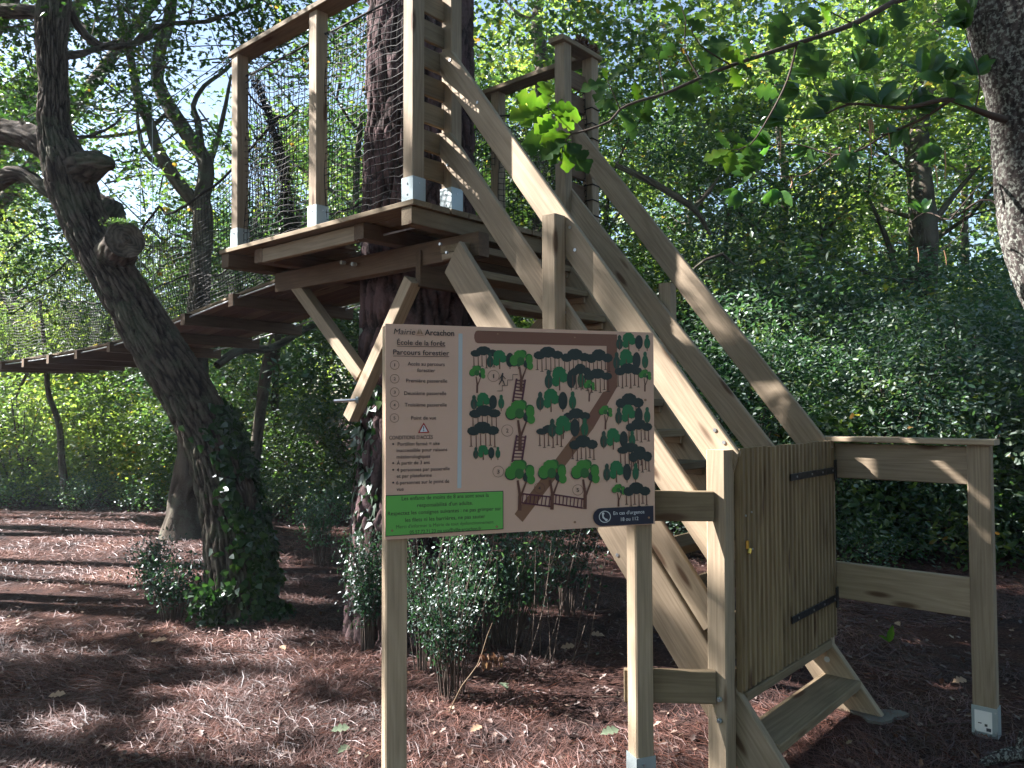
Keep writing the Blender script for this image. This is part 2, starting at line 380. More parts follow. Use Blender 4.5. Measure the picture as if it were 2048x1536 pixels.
# ------------------------------------------------------------------ leaves
def tmpl(kind):
    if kind == 'kite': return np.array([[0, 0, 0], [.45, .26, .06], [1, 0, 0], [.45, -.26, .06]]), [(0, 1, 2), (0, 2, 3)]
    if kind == 'oval':
        return np.array([[0, 0, 0], [.3, .2, .04], [.75, .19, .04], [1, 0, -.03], [.75, -.19, .04], [.3, -.2, .04]]), [(0, 1, 2), (0, 2, 3), (0, 3, 4), (0, 4, 5)]
    if kind == 'lobed':
        return np.array([[0, 0, 0], [.22, .22, .03], [.38, .12, .02], [.58, .33, .05], [.72, .15, .0], [1, 0, -.05], [.72, -.15, .0], [.58, -.33, .05], [.38, -.12, .02], [.22, -.22, .03]]), \
            [(0, 1, 2), (2, 3, 4), (0, 2, 4), (0, 4, 5), (0, 5, 6), (0, 6, 8), (8, 6, 7), (0, 8, 9)]
    if kind == 'ivy':
        return np.array([[0, 0, 0], [.15, .42, .04], [.5, .28, .03], [1, 0, 0], [.5, -.28, .03], [.15, -.42, .04]]), [(0, 1, 2), (0, 2, 3), (0, 3, 4), (0, 4, 5)]
def leaves(name, Cn, D, Nn, size, kind, mat, rg):
    """one mesh of leaves: base points Cn, leaf directions D, leaf normals Nn"""
    T, TF = tmpl(kind); k = len(T); n = len(Cn)
    D = D / (np.linalg.norm(D, axis=1)[:, None] + 1e-9); S = np.cross(Nn, D); S /= np.linalg.norm(S, axis=1)[:, None] + 1e-9; Q = np.cross(D, S)
    sz = size * (.65 + .7 * rg.random(n)) if np.isscalar(size) else size
    V = Cn[:, None, :] + sz[:, None, None] * (D[:, None, :] * T[None, :, 0:1] + S[:, None, :] * T[None, :, 1:2] + Q[:, None, :] * T[None, :, 2:3])
    F = (np.arange(n)[:, None, None] * k + np.array(TF)[None, :, :]).reshape(-1, 3)
    return npmesh(name, V.reshape(-1, 3), F, mat)
def unit(rg, n):
    v = rg.normal(size=(n, 3)); return v / np.linalg.norm(v, axis=1)[:, None]
def foliage(name, clumps, per, spread, size, kind, mat, rg, up=.9, keep=None):
    n = len(clumps) * per; c = np.repeat(np.asarray(clumps), per, axis=0)
    c = c + rg.normal(size=(n, 3)) * np.asarray(spread)
    if keep is not None: c = c[keep(c)]; n = len(c)
    D = unit(rg, n); D[:, 2] = D[:, 2] * .5 - .25
    Nn = unit(rg, n) * .75 + np.array([0, 0, up])
    return leaves(name, c, D, Nn, size, kind, mat, rg)

# ================================================================== GROUND
def gz(x, y):
    x = np.asarray(x, float); y = np.asarray(y, float)
    base = .05 * (fbm(x * .35 + 50, y * .35 + 50, 3, 3) - .45) + .025 * (fbm(x * 2.1 + 90, y * 2.1 + 90, 31, 3) - .45)
    far = np.clip((np.hypot(x, y) - 9) / 10, 0, 1)
    return base * (1 - .0 * far)
def gzf(x, y): return float(gz(np.array([x]), np.array([y]))[0])
def ground():
    xs = np.concatenate([[-250, -90, -40, -22], np.linspace(-14, 10, 330), [20, 40, 90, 250]])
    ys = np.concatenate([[-250, -90, -30, -10, -3], np.linspace(0, 15, 260), [20, 30, 60, 120, 250]])
    X, Y = np.meshgrid(xs, ys, indexing='ij'); Zz = gz(X, Y) + .012 * (fbm(X * 9 + 500, Y * 9 + 500, 77, 3) - .45)
    V = np.stack([X, Y, Zz], -1).reshape(-1, 3); nx, ny = X.shape
    i = np.arange(nx - 1)[:, None] * ny; j = np.arange(ny - 1)[None, :]
    F = np.stack([i + j, i + ny + j, i + ny + j + 1, i + j + 1], -1).reshape(-1, 4)
    o = world_obj('ground', npmesh('ground', V, F, M_GROUND, True)); tag(o, 'needle covered forest floor', None, None, 'structure')
ground()
def needles():
    rg = np.random.default_rng(5); n = 330000
    y = 1.7 + 10.5 * rg.random(n) ** 1.35; x = (rg.random(n) - .5) * 2 * (.75 * y + .5)
    dens = fbm(x * .9 + 100, y * .9 + 100, 41, 3) + .35 * fbm(x * 4 + 100, y * 4 + 100, 43, 2)
    k = dens > .40 + .26 * rg.random(n); x = x[k]; y = y[k]; dens = dens[k]; n = len(x)
    n = min(n, 250000); x = x[:n]; y = y[:n]; dens = dens[:n]
    z = gz(x, y) + .004 + np.clip(dens - .5, 0, 1) * .07 * rg.random(n)
    ang = rg.normal(size=n) * .75 + fbm(x * 1.3 + 10, y * 1.3 + 10, 8, 2) * 5; L = .07 + .09 * rg.random(n)
    D = np.stack([np.cos(ang), np.sin(ang), rg.normal(size=n) * .16], -1); S = np.stack([-np.sin(ang), np.cos(ang), rg.normal(size=n) * .4], -1)
    wd = (.00038 + .00019 * y)[:, None]; c = np.stack([x, y, z], -1)
    bend = (rg.normal(size=n) * .012)[:, None]
    m = c + D * L[:, None] * .5 + S * bend; e = c + D * L[:, None]
    V = np.stack([c - S * wd, c + S * wd, m + S * wd, m - S * wd, e], 1).reshape(-1, 3)
    b = np.arange(n)[:, None] * 5
    F = np.concatenate([b + [0, 1, 2], b + [0, 2, 3], b + [3, 2, 4]])
    o = world_obj('pine_needles', npmesh('pine_needles', V, F, L_NEEDLE)); tag(o, 'reddish brown fallen pine needles over the ground', None, None, 'stuff')
    n = 9500; y = 2 + 13 * rg.random(n) ** 1.1; x = (rg.random(n) - .5) * 2 * (.75 * y + .5)
    k = fbm(x * .7 + 30, y * .7 + 60, 51, 3) + .25 * rg.random(n) > .5; x = x[k]; y = y[k]; n = len(x)
    c = np.stack([x, y, gz(x, y) + .015 + .015 * rg.random(n)], -1); D = unit(rg, n); D[:, 2] *= .3
    Nn = unit(rg, n) * .45 + np.array([0, 0, 1.])
    o = world_obj('leaf_litter', leaves('leaf_litter', c, D, Nn, .042, 'lobed', L_DRY, rg)); tag(o, 'dry oak leaves scattered over the needles', None, None, 'stuff')
    # twigs
    tw = []
    for i in range(260):
        y = 2.2 + 8 * random.random() ** 1.3; x = (random.random() - .5) * 1.5 * y; a = random.random() * 6.28; l = .08 + .22 * random.random()
        z = gzf(x, y) + .012; p = Vector((x, y, z)); d = Vector((math.cos(a), math.sin(a), .05))
        tw.append(tube_arrays([p, p + d * l * .5 + Vector((random.gauss(0, .012), random.gauss(0, .012), .01)), p + d * l], [.003, .0025, .0012], 4, .08))
    o = world_obj('twig_litter', tubes_mesh('twig_litter', tw, B_TWIG)); tag(o, 'small twigs lying among the needles', None, None, 'stuff')
needles()

# ================================================================== TREE PLATFORM
plat = thing('tree_platform', W(.95, -1.0, ZD - .3), 'timber tree platform with netted railing built round the pine trunk', 'platform')
DT = .032   # deck board thickness
TR_N, TR_S = .95, -1.0   # trunk centre in the stair frame
nb = 13; bw = .145; gapb = .006
for i in range(nb):
    n0 = -.012 + i * (bw + gapb); nc = n0 + bw / 2
    d = abs(nc - TR_N)
    sp = [(-2.16, .015)] if d > .47 else [(-2.16, -1.0 - math.sqrt(.5 ** 2 - d * d) - .02), (-1.0 + math.sqrt(.5 ** 2 - d * d) + .02, .015)]
    for (a, b) in sp:
        jit = random.uniform(-.006, .006)
        plank('deck_board', plat, W(nc, a + jit, ZD - DT / 2), W(nc, b + jit, ZD - DT / 2), bw, DT, Z, M_WOODG)
zj = ZD - DT - .003
def joist_at(pxl, pxr, py, n_end, n_far, name='joist'):
    a = hit_n(pxl, py, n_end); b = hit_n(pxr, py, n_end); s0 = (ns(a)[1] + ns(b)[1]) / 2; ws = abs(ns(a)[1] - ns(b)[1])
    plank(name, plat, W(n_end, s0, zj - .05), W(n_far, s0, zj - .05), max(.06, min(.1, ws)), .10, Z, M_WOODD if name == 'joist' else M_WOODG)
    return s0
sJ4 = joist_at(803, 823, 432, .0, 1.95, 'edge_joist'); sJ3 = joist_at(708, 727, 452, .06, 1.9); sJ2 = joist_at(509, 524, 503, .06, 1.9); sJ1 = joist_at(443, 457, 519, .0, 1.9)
plank('trimmer', plat, W(.085, sJ2 + .045, zj - .055), W(.085, sJ3 - .045, zj - .055), .045, .10, Z, M_WOOD)
for (n0, n1) in ((.42, .42), (1.5, 1.5)):
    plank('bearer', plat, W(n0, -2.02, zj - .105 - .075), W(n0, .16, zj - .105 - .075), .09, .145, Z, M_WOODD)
pB = hit_n(836, 573, .36); sB = ns(pB)[1]; zB = pB.z
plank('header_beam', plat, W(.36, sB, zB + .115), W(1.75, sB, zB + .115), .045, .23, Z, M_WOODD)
# rods under the deck
cyls('tie_rod', plat, [(W(.2, s_, zj - .06), W(.2, s_ + .32, zj - .06)) for s_ in (-.35, -.5)] + [(W(.75, -1.5, zj - .11), W(.75, -.35, zj - .11))], .007, M_STEEL)
# braces to the trunk
def brace(Atop, Abot, wy, wz, up):
    return plank('brace', plat, Atop, Abot, wy, wz, up, M_WOOD)
brace(hit_n(588, 560, .42), hit_n(726, 752, .42), .09, .085, G)
brace(hit_n(826, 560, .34), hit_n(703, 836, .34), .085, .09, G)
brace(W(1.5, -1.9, 2.5), W(1.36, -1.05, 1.8), .09, .085, G)
brace(W(1.5, .1, 2.5), W(1.40, -.95, 1.62), .09, .085, G)
pbt = hit_n(712, 800, .28)
cyls('through_bolt', plat, [(pbt, pbt + G * -.02 - U * -.06 + Vector((-.05, -.02, -.004)) * 0 + Vector((-.09, -.01, -.006)))], .011, M_STEEL)
cyls('washer', plat, [(pbt + Vector((-.002, -.002, 0)), pbt + Vector((.016, 0, 0)))], .024, M_ZINC, 10)
for (px, py) in ((690, 526), (712, 529)):
    q = hit_n(px, py, .36); cyls('bolt', plat, [(q, q - G * .035)], .014, M_ZINC, 8)
# railing posts with steel shoes
HP = 1.4215
def shoe_parts(post, base, dn, ds, h=.135):
    """galvanised U shoe round the post foot; base = lower corner towards the camera"""
    t = .004; V = []; F = []
    def bx(n0, n1, s0, s1, z0, z1):
        o = len(V)
        for nn in (n0, n1):
            for ss in (s0, s1):
                for zz in (z0, z1): V.append(base + G * nn - U * ss + Z * zz)
        F.extend([tuple(o + i for i in f) for f in ((0, 1, 3, 2), (4, 6, 7, 5), (0, 4, 5, 1), (2, 3, 7, 6), (0, 2, 6, 4), (1, 5, 7, 3))])
    bx(-t, 0, -ds - t, t, 0, h); bx(dn, dn + t, -ds - t, t, 0, h); bx(0, dn, 0, t, 0, h); bx(0, dn, -ds - t, -ds, 0, h)
    sh = world_obj('post_shoe', mesh('post_shoe', V, F, M_ZINC), post)
    q = [base + G * dn * .5 - U * (t + .0) + Z * h * .75, base - G * t + U * ds * .5 + Z * h * .72, base - G * t + U * ds * .5 + Z * h * .25]
    cyls('screw', post, [(q[0], q[0] - U * .004), (q[1], q[1] - G * .004), (q[2], q[2] - G * .004)], .005, M_STEEL, 6)
def rpost(n0, s0, lean=(0, 0), dn=.09, ds=.09, top=HP, mat=M_WOOD):
    """post whose near corner stands at (n0, s0)"""
    A = W(n0 + dn / 2, s0 - ds / 2, ZD + .002); B = W(n0 + dn / 2 + lean[0], s0 - ds / 2 + lean[1], ZD + top)
    p = plank('post', plat, A, B, ds, dn, G, mat, bev=.006)
    shoe_parts(p, W(n0, s0, ZD + .002), dn, ds)
    return p
rpost(0, -1.918, (-.016, .008)); rpost(0, -.937, (-.008, .004)); rpost(0, 0, (.004, -.002)); rpost(.306, 0, (.004, 0))
rpost(1.429, 0, (-.004, 0)); rpost(1.762, 0); rpost(1.762, -.937); rpost(1.762, -1.918)
CT = .038
def cap(A, B, wdt=.15, m=M_WOODG): plank('cap_rail', plat, A, B, wdt, CT, Z, m)
zc = ZD + HP + CT / 2
cap(W(.045, -2.02, zc), W(.045, .03, zc)); cap(W(1.80, -2.02, zc), W(1.80, -.045, zc)); cap(W(.125, -.045, zc), W(.44, -.045, zc), .13); cap(W(1.385, -.045, zc + .001), W(1.87, -.045, zc + .001), .13)
for (n0, n1) in ((.09, .306), (1.519, 1.762)):
    for k in range(7):
        z0 = ZD + .17 + k * .166; plank('screen_plank', plat, W(n0 - .02, -.075, z0 + .062), W(n1 + .06, -.075, z0 + .062), .024, .124, Z, M_WOODD if n0 > 1 else M_WOODG)
# netting
def net_mesh(name, O, DX, DZ, nx, nz, fn, r, mat=M_NET, k=3):
    """cords along both directions; fn(i, j) gives the knot position"""
    K = np.array([[tuple(fn(i, j)) for j in range(nz + 1)] for i in range(nx + 1)])
    Vs, Fs = [], []; o = 0
    def strand(Pp):
        nonlocal o
        n = len(Pp); T = np.gradient(Pp, axis=0); T /= np.linalg.norm(T, axis=1)[:, None] + 1e-9
        X = np.cross(T, [.31, .22, .93]); X /= np.linalg.norm(X, axis=1)[:, None] + 1e-9; Y = np.cross(T, X); th = np.arange(k) / k * 2 * np.pi
        V = Pp[:, None] + (X[:, None] * np.cos(th)[None, :, None] + Y[:, None] * np.sin(th)[None, :, None]) * r
        i = np.arange(n - 1)[:, None] * k; j = np.arange(k)[None, :]
        F = np.stack([i + j, i + (j + 1) % k, i + k + (j + 1) % k, i + k + j], -1).reshape(-1, 4)
        Vs.append(V.reshape(-1, 3)); Fs.append(F + o); o += n * k
    for i in range(nx + 1): strand(K[i])
    for j in range(nz + 1): strand(K[:, j])
    return npmesh(name, np.vstack(Vs), np.vstack(Fs), mat)
def rail_net(n0, s0, n1, s1, zlo, zhi, sag, inward, seed, parent=plat, cell=.045, r=.0032):
    A = W(n0, s0, 0); B = W(n1, s1, 0); L = (B - A).length; nx = max(4, int(L / cell)); nz = max(4, int((zhi - zlo) / cell)); rg = np.random.default_rng(seed)
    ph = rg.random(6) * 6.28; side = (B - A).normalized().cross(Z) * inward
    def fn(i, j):
        t = i / nx; q = j / nz; top = zhi - sag * 4 * t * (1 - t)
        z = zlo + (top - zlo) * q
        b = .05 * math.sin(math.pi * t) * (math.sin(q * 5 + ph[0]) * .5 + .8) + .012 * math.sin(t * 17 + ph[1]) + .01 * math.sin(q * 13 + t * 7 + ph[2])
        z += .012 * math.sin(t * 23 + ph[3]) * math.sin(q * 9 + ph[4]) + rg.normal() * .003
        return A + (B - A) * (t + .004 * math.sin(q * 11 + ph[5]) + rg.normal() * .0012 / max(L, .3)) + side * b + Z * z
    world_obj('safety_net', net_mesh('safety_net', None, None, None, nx, nz, fn, r), parent)
    pts = [A + (B - A) * (i / 10) + side * .05 * math.sin(math.pi * i / 10) + Z * (zhi + .012 - sag * 4 * (i / 10) * (1 - i / 10)) for i in range(11)]
    V, F, h, u = tube_arrays(pts, [.008] * 11, 6, .1); world_obj('border_rope', npmesh('border_rope', V, F, M_ROPE, True), parent)
for q, (a, b) in enumerate(((-1.918, -.98), (-.937, -.045))):
    rail_net(.06, a + (.0 if q else 0), .06, b, ZD + .01, ZD + 1.27, .05, 1, 20 + q)
    rail_net(1.76, a, 1.76, b, ZD + .01, ZD + 1.2, .04, -1, 30 + q)
rail_net(.06, -1.96, .55, -2.0, ZD + .01, ZD + 1.2, .16, 1, 41); rail_net(1.76, -1.96, 1.5, -2.0, ZD + .01, ZD + 1.2, .1, -1, 42)
# gathered net hanging at the bridge opening
rgb_ = np.random.default_rng(9); gt, gb = W(.10, -1.86, ZD + 1.24), W(.42, -1.80, ZD + .03)
def bundle(i, j):
    q = j / 44; c_ = gt.lerp(gb, q) + Vector((.05 * math.sin(q * 4), 0, 0)); wd_ = .03 + .05 * q
    return c_ + Vector((math.cos(i * 2.4) * wd_ * (.4 + (i % 3) * .3), math.sin(i * 2.4) * wd_, 0)) + Vector(rgb_.normal(size=3) * .012)
world_obj('gathered_net', net_mesh('gathered_net', 0, 0, 0, 16, 44, bundle, .0032), plat)
def knot(p, parent=plat):
    cyls('net_shackle', parent, [(p + Vector((-.02, 0, 0)), p + Vector((.03, .01, .0))), (p, p + Vector((.012, 0, -.035))), (p, p + Vector((-.012, 0, -.03)))], .006, M_STEEL, 6)
knot(W(.05, -1.83, ZD + 1.26)); knot(W(.05, -.85, ZD + 1.26))
# net tied on the far post P6
for k in range(9):
    zt = ZD + .12 + k * .115; a = .0; q = [W(1.757, -.09, zt), W(1.757, .004, zt + .002), W(1.857, .004, zt - .002)]
    cyls('lashing', plat, [(q[0], q[1]), (q[1], q[2])], .0045, M_ROPE, 5)
# debris heap on the far cap
rgd = np.random.default_rng(3); c = np.array([tuple(W(1.60 + .25 * rgd.random(), -.06 + .06 * rgd.random(), zc + CT / 2 + .01 + .05 * rgd.random() ** 2)) for _ in range(500)])
D = unit(rgd, 500); me = leaves('needle_heap', c, D, unit(rgd, 500), np.full(500, .045), 'kite', L_DRY, rgd)
tag(world_obj('needle_heap', me), 'heap of dry needles on the far corner cap rail', 'needle heap', None)

# ================================================================== STAIRCASE
stair = thing('staircase', W(.85, 1.9, 0), 'steep timber staircase with board handrails and a wooden gate at its foot', 'staircase')
RT = .035
def slope_board(name, upper, lower, n, side, thick, mat, plumb=0.0, ext=(0, 0)):
    """board whose outer face lies in plane n; upper/lower: two pixels each on its top and bottom edges of that face"""
    a, b = hit_n(*upper[0], n), hit_n(*upper[1], n); c, d = hit_n(*lower[0], n), hit_n(*lower[1], n)
    x = ((b - a).normalized() + (d - c).normalized()).normalized(); nrm = G; y = nrm.cross(x).normalized()
    if y.z < 0: y = -y
    wdt = ((a - c).dot(y) + (b - d).dot(y)) / 2
    m0 = (a + c) / 2; o = m0 + G * (side * thick / 2)
    return o, x, y, wdt
NN = .2712
def put_board(name, o, x, y, wdt, t0, t1, thick, mat, ca=0, cb=0):
    A = o + x * t0; B = o + x * t1
    return plank(name, stair, A, B, thick, wdt, y, mat, ca=ca, cb=cb, bev=.005)
slope = 1.285; ct = slope
o, x, y, wd = slope_board('r', [(883, 80), (1467.7, 895.7)], [(878.8, 143), (1416.7, 925.8)], NN, 1, RT, M_WOOD)
def t_at(o, x, s): return (s - ns(o)[1]) / (-(x.dot(U)))
put_board('handrail', o, x, y, .147, t_at(o, x, -.075), t_at(o, x, 1.80), RT, M_WOOD, ca=slope * .85, cb=-.75)
# handrail line for reference
o2, x2, y2, wd2 = slope_board('r', [(880.3, 240.6), (1387.6, 977.7)], [(877.4, 309.4), (1420.8, 1133)], NN, 1, RT, M_WOOD)
put_board('middle_rail', o2, x2, y2, .147, t_at(o2, x2, -.09), t_at(o2, x2, 1.735), RT, M_WOOD, ca=slope * .85)
o3, x3, y3, wd3 = slope_board('r', [(909, 464.7), (1553.8, 1514.8)], [(863.5, 505.9), (1424.7, 1449.7)], .2788, 1, .045, M_WOOD)
put_board('stringer', o3, x3, y3, .205, t_at(o3, x3, .03), t_at(o3, x3, 2.02), .045, M_WOOD, ca=-.3, cb=-.75)
print('widths', wd, wd2, wd3, ns(o), ns(o2), ns(o3))
# kick board between stringer and middle rail, lower half of the flight
yk = y3; put_board('kick_board', o3 + yk * (.1025 + .012 + .06), x3, y3, .12, t_at(o3, x3, 1.02), t_at(o3, x3, 1.55), .03, M_WOOD)
# far side, rails splay a little outwards towards the top
def far_board(name, pu0, pu1, n0, n1, wdt, thick, mat, t0=0., t1=1., ca=0, cb=0):
    a = hit_n(*pu0, n0); b = hit_n(*pu1, n1); x = (b - a).normalized(); yy = G.cross(x).normalized()
    if yy.z < 0: yy = -yy
    L = (b - a).length; A = a + x * (L * t0) - yy * wdt / 2 + G * thick / 2; B = a + x * (L * t1) - yy * wdt / 2 + G * thick / 2
    return plank(name, stair, A, B, thick, wdt, yy, mat, ca=ca, cb=cb, bev=.005)
far_board('handrail', (1149, 243), (1650, 878.5), 1.525, 1.41, .148, RT, M_WOOD, -.06, 1.02, ca=.9)
far_board('middle_rail', (1143, 379), (1544, 889.6), 1.50, 1.40, .148, RT, M_WOOD, -.04, 1.12, ca=.9)
sf0, sf1 = ns(o3 + x3 * t_at(o3, x3, .03)), ns(o3 + x3 * t_at(o3, x3, 2.05))
plank('stringer', stair, W(1.40, sf0[1], sf0[2]), W(1.385, sf1[1], sf1[2]), .045, .205, y3, M_WOOD, ca=-.3, cb=-.75, bev=.005)
# treads
for k in range(14):
    zt = .172 + .1865 * k; sn = 1.975 - .1452 * k
    plank('tread', stair, W(.324, sn - .1, zt - .022), W(1.374, sn - .1, zt - .022), .2, .044, Z, M_WOODG)
    # cleats that carry the treads
    for nn in (.336, 1.362):
        plank('cleat', stair, W(nn, sn - .19, zt - .066), W(nn, sn - .02, zt - .066), .022, .04, Z, M_WOOD)
def spost(px_mid, py_top, n, dn=.09, ds=.09, mat=M_WOOD, zb=None, name='post'):
    t = hit_n(px_mid, py_top, n); n_, s_, z_ = ns(t); zb = -.05 if zb is None else zb
    return plank(name, stair, W(n + dn / 2, s_ - ds / 2, zb), W(n + dn / 2, s_ - ds / 2, z_), ds, dn, G, mat, bev=.006), s_, z_
p_, s_mid, z_mid = spost(1110, 426, .18, zb=1.12)
# far middle post outboard of the rails
fm = hit_n(1340, 590, 1.50); _, sfm, _ = ns(fm)
plank('post', stair, W(1.545, sfm - .045, 1.35), W(1.545, sfm - .045, 2.42), .09, .08, G, M_WOOD, bev=.006)
gp = hit_n(1446.8, 901, .18); _, sgp, zgp = ns(gp)
gpost = plank('gate_post', stair, W(.225, sgp - .045, -.1), W(.238, sgp - .045, zgp), .09, .09, G, M_WOOD, bev=.006)
for py in (1398, 1441):
    q = hit_n(1440, py, .178); cyls('bolt', gpost, [(q, q - G * .01)], .011, M_ZINC, 8); cyls('bolt', gpost, [(q - G * .01, q - G * .016)], .006, M_STEEL, 6)
gpost2 = plank('gate_post', stair, W(1.455, sgp - .045, -.1), W(1.455, sgp - .045, 1.40), .09, .09, G, M_WOOD, bev=.006)
for (pn, ppy, ppx) in ((1.372, 1318, 1655), (1.372, 868, 1320)):
    q = hit_n(ppx, ppy, pn); cyls('bolt', stair, [(q, q - G * .008)], .016, M_ZINC, 8)
for (x_, y_, n_) in ((1140, 455, NN), (1150, 500, NN), (955, 205, NN), (1430, 860, NN), (1448, 885, NN), (1130, 625, NN), (895, 330, NN), (900, 120, NN), (893, 505, .279), (880, 488, .279), (1235, 1110, .279), (1400, 1390, .279)):
    q = hit_n(x_, y_, n_); cyls('bolt', stair, [(q + G * .01, q - G * .004)], .009, M_STEEL, 8)
# ---- gate
SG = 1.83; GZ0, GZ1 = .366, 1.425
gate = link(bpy.data.objects.new('gate', plank_mesh(1.175, .03, .09, M_GATE)), frame_M(W(.287, SG - .05, .55), W(1.46, SG - .05, .55), Z), stair)
plank('ledge', gate, W(.287, SG - .05, 1.22), W(1.46, SG - .05, 1.22), .03, .09, Z, M_GATE)
nb = 8; bw = (1.465 - .284) / nb
for i in range(nb):
    nc = .284 + bw * (i + .5); dz = random.uniform(-.004, .004)
    plank('gate_board', gate, W(nc, SG - .0165, GZ0 + dz), W(nc, SG - .0165, GZ1 + dz * .6), bw - .004, .03, -U, M_GATE, ribs=3)
cyl_t = cyls('latch', gate, [(W(.335, SG + .003, .985), W(.335, SG + .003, 1.02)), (W(.33, SG + .012, .965), W(.34, SG + .012, .985))], .009, M_BRASS, 8)
for (x_, z_) in ((.325, 1.13), (.385, 1.14), (.39, .975)):
    cyls('screw', gate, [(W(x_, SG + .000, z_), W(x_, SG + .004, z_))], .005, M_STEEL, 6)
def hinge(pxa, pya, pxb, pyb):
    ra = ray(pxa, pya); rb = ray(pxb, pyb)
    def hs(r):
        o_ = Vector((0, 0, H_EYE)); t = ((C0 - U * (SG + .004) - o_).dot(U)) / r.dot(U); return o_ + r * t
    a, b = hs(ra), hs(rb); z = (a.z + b.z) / 2; a.z = z; b.z = z
    h = plank('hinge_strap', gate, a, b, .006, .034, Z, M_BLACK, bev=.001)
    h2 = plank('hinge_plate', gate, b + Z * .055 + G * .022, b - Z * .055 + G * .022, .006, .032, G, M_BLACK, bev=.001)
    for f in (.12, .45, .7, .95):
        q = a + (b - a) * f - U * .004; cyls('screw', gate, [(q, q - U * .003)], .006, M_STEEL, 6)
hinge(1581, 958, 1668, 938); hinge(1584, 1241, 1672, 1196)
# ---- concrete pad under the far stringer
th = np.linspace(0, 6.283, 15)[:-1]; pc = W(1.40, 2.05, 0); V = []; F = []
rr = [.10 + .03 * math.sin(3 * a + 1) + .02 * math.sin(7 * a) for a in th]
for zz in (-.05, .014): V += [(pc.x + r_ * 1.3 * math.cos(a), pc.y + r_ * .9 * math.sin(a), zz + gzf(pc.x, pc.y)) for a, r_ in zip(th, rr)]
k = len(th); F = [(i, (i + 1) % k, k + (i + 1) % k, k + i) for i in range(k)] + [tuple(range(k, 2 * k))]
tag(world_obj('concrete_footing', mesh('concrete_footing', V, F, M_CONC)), 'rough pale concrete footing under the far stair stringer', 'footing')
# ---- side barrier right of the gate
bar = thing('side_barrier', W(1.5, 2.1, 0), 'low timber barrier of two rails beside the stair gate with one end post', 'barrier')
def B_(n, s, z): return W(n, s, z)
sE = 2.575
plank('rail', bar, B_(1.50, 1.81, 1.315), B_(1.50, sE - .10, 1.315), .035, .19, Z, M_WOOD)
plank('rail', bar, B_(1.50, 1.81, .66), B_(1.50, sE - .10, .66), .035, .195, Z, M_WOOD)
plank('cap_board', bar, B_(1.50, 1.72, 1.434), B_(1.50, sE + .02, 1.434), .14, .028, Z, M_WOOD)
bp = plank('post', bar, B_(1.50, sE - .052, .02), B_(1.495, sE - .054, 1.419), .104, .07, G, M_WOOD, bev=.006)
base = W(1.465, sE, .0); t = .004
V = []; F = []
def bx(V, F, base, n0, n1, s0, s1, z0, z1):
    o = len(V)
    for nn in (n0, n1):
        for ss in (s0, s1):
            for zz in (z0, z1): V.append(base + G * nn - U * ss + Z * zz)
    F.extend([tuple(o + i for i in f) for f in ((0, 1, 3, 2), (4, 6, 7, 5), (0, 4, 5, 1), (2, 3, 7, 6), (0, 2, 6, 4), (1, 5, 7, 3))])
bx(V, F, base, -t, 0, -.108, t, 0, .145); bx(V, F, base, .07, .07 + t, -.108, t, 0, .145); bx(V, F, base, 0, .07, 0, t, 0, .145)
world_obj('post_shoe', mesh('post_shoe', V, F, M_ZINC), bp)
V = []; F = []; bx(V, F, base, -t - .0012, -t - .0002, -.095, -.02, .022, .125); world_obj('paper_label', mesh('paper_label', V, F, M_LABEL), bp)
V = []; F = []
for (a, b, c, d) in ((-.08, -.065, .062, .067), (-.052, -.04, .052, .064), (-.045, -.025, .03, .046)): bx(V, F, base, -t - .002, -t - .0013, a, b, c, d)
world_obj('label_print', mesh('label_print', V, F, M_LABELD), bp)
cyls('screw', bp, [(base - G * t - U * -.005 + Z * .125, base - G * (t + .004) - U * -.005 + Z * .125), (base - G * t - U * -.005 + Z * .03, base - G * (t + .004) - U * -.005 + Z * .03)], .004, M_STEEL, 6)
# stringer/rail end rail details: far upright end behind the right post

# ================================================================== INFORMATION SIGN
SS = .932
SO = Vector((0, 0, H_EYE)) + (Vector((-.5184, 3.2229, 0)) - Vector((0, 0, 0))) * SS; SO.z = 0
SX = Vector((math.cos(.3408), math.sin(.3408), 0)); SN = Vector((SX.y, -SX.x, 0))   # along the board; towards the viewer
SW, SZ0, SZ1 = 1.2369 * SS, H_EYE + (1.0741 - H_EYE) * SS, H_EYE + (1.9541 - H_EYE) * SS
def spt(x, z, d=0.): return SO + SX * x + SN * d + Z * z
sign = thing('information_sign', spt(SW / 2, 0, -.06), 'brown forest trail map sign with green notice on two timber posts', 'information sign')
PT = .012
MS = Matrix(((SX.x, 0, SN.x, SO.x), (SX.y, 0, SN.y, SO.y), (0, 1, 0, 0), (0, 0, 0, 1)))
def quad_box(x0, x1, z0, z1, d0, d1):
    V = [(x, z, d) for x in (x0, x1) for z in (z0, z1) for d in (d0, d1)]
    F = [(0, 1, 3, 2), (4, 6, 7, 5), (0, 4, 5, 1), (2, 3, 7, 6), (0, 2, 6, 4), (1, 5, 7, 3)]; return V, F
def flat(name, col, rough=.42):
    m, nt, b = newmat(name); b.inputs['Base Color'].default_value = (*col, 1); b.inputs['Roughness'].default_value = rough; b.inputs['Specular IOR Level'].default_value = .35
    N = NT(nt); tc = N.n('ShaderNodeTexCoord').outputs['Object']
    nz = N.n('ShaderNodeTexNoise', {'Vector': tc, 'Scale': 7.0, 'Detail': 6.0, 'Roughness': .7}).outputs[0]
    c = N.mix(N.ramp(nz, [(.35, (0, 0, 0)), (.8, (.22, .22, .22))]), col, tuple(v * .75 + .03 for v in col)); nt.links.new(c, b.inputs['Base Color']); return m
P_BOARD = flat('sign_face', (.68, .455, .355)); P_TEXT = flat('print_dark', (.035, .028, .03)); P_PATH = flat('print_path', (.20, .085, .058))
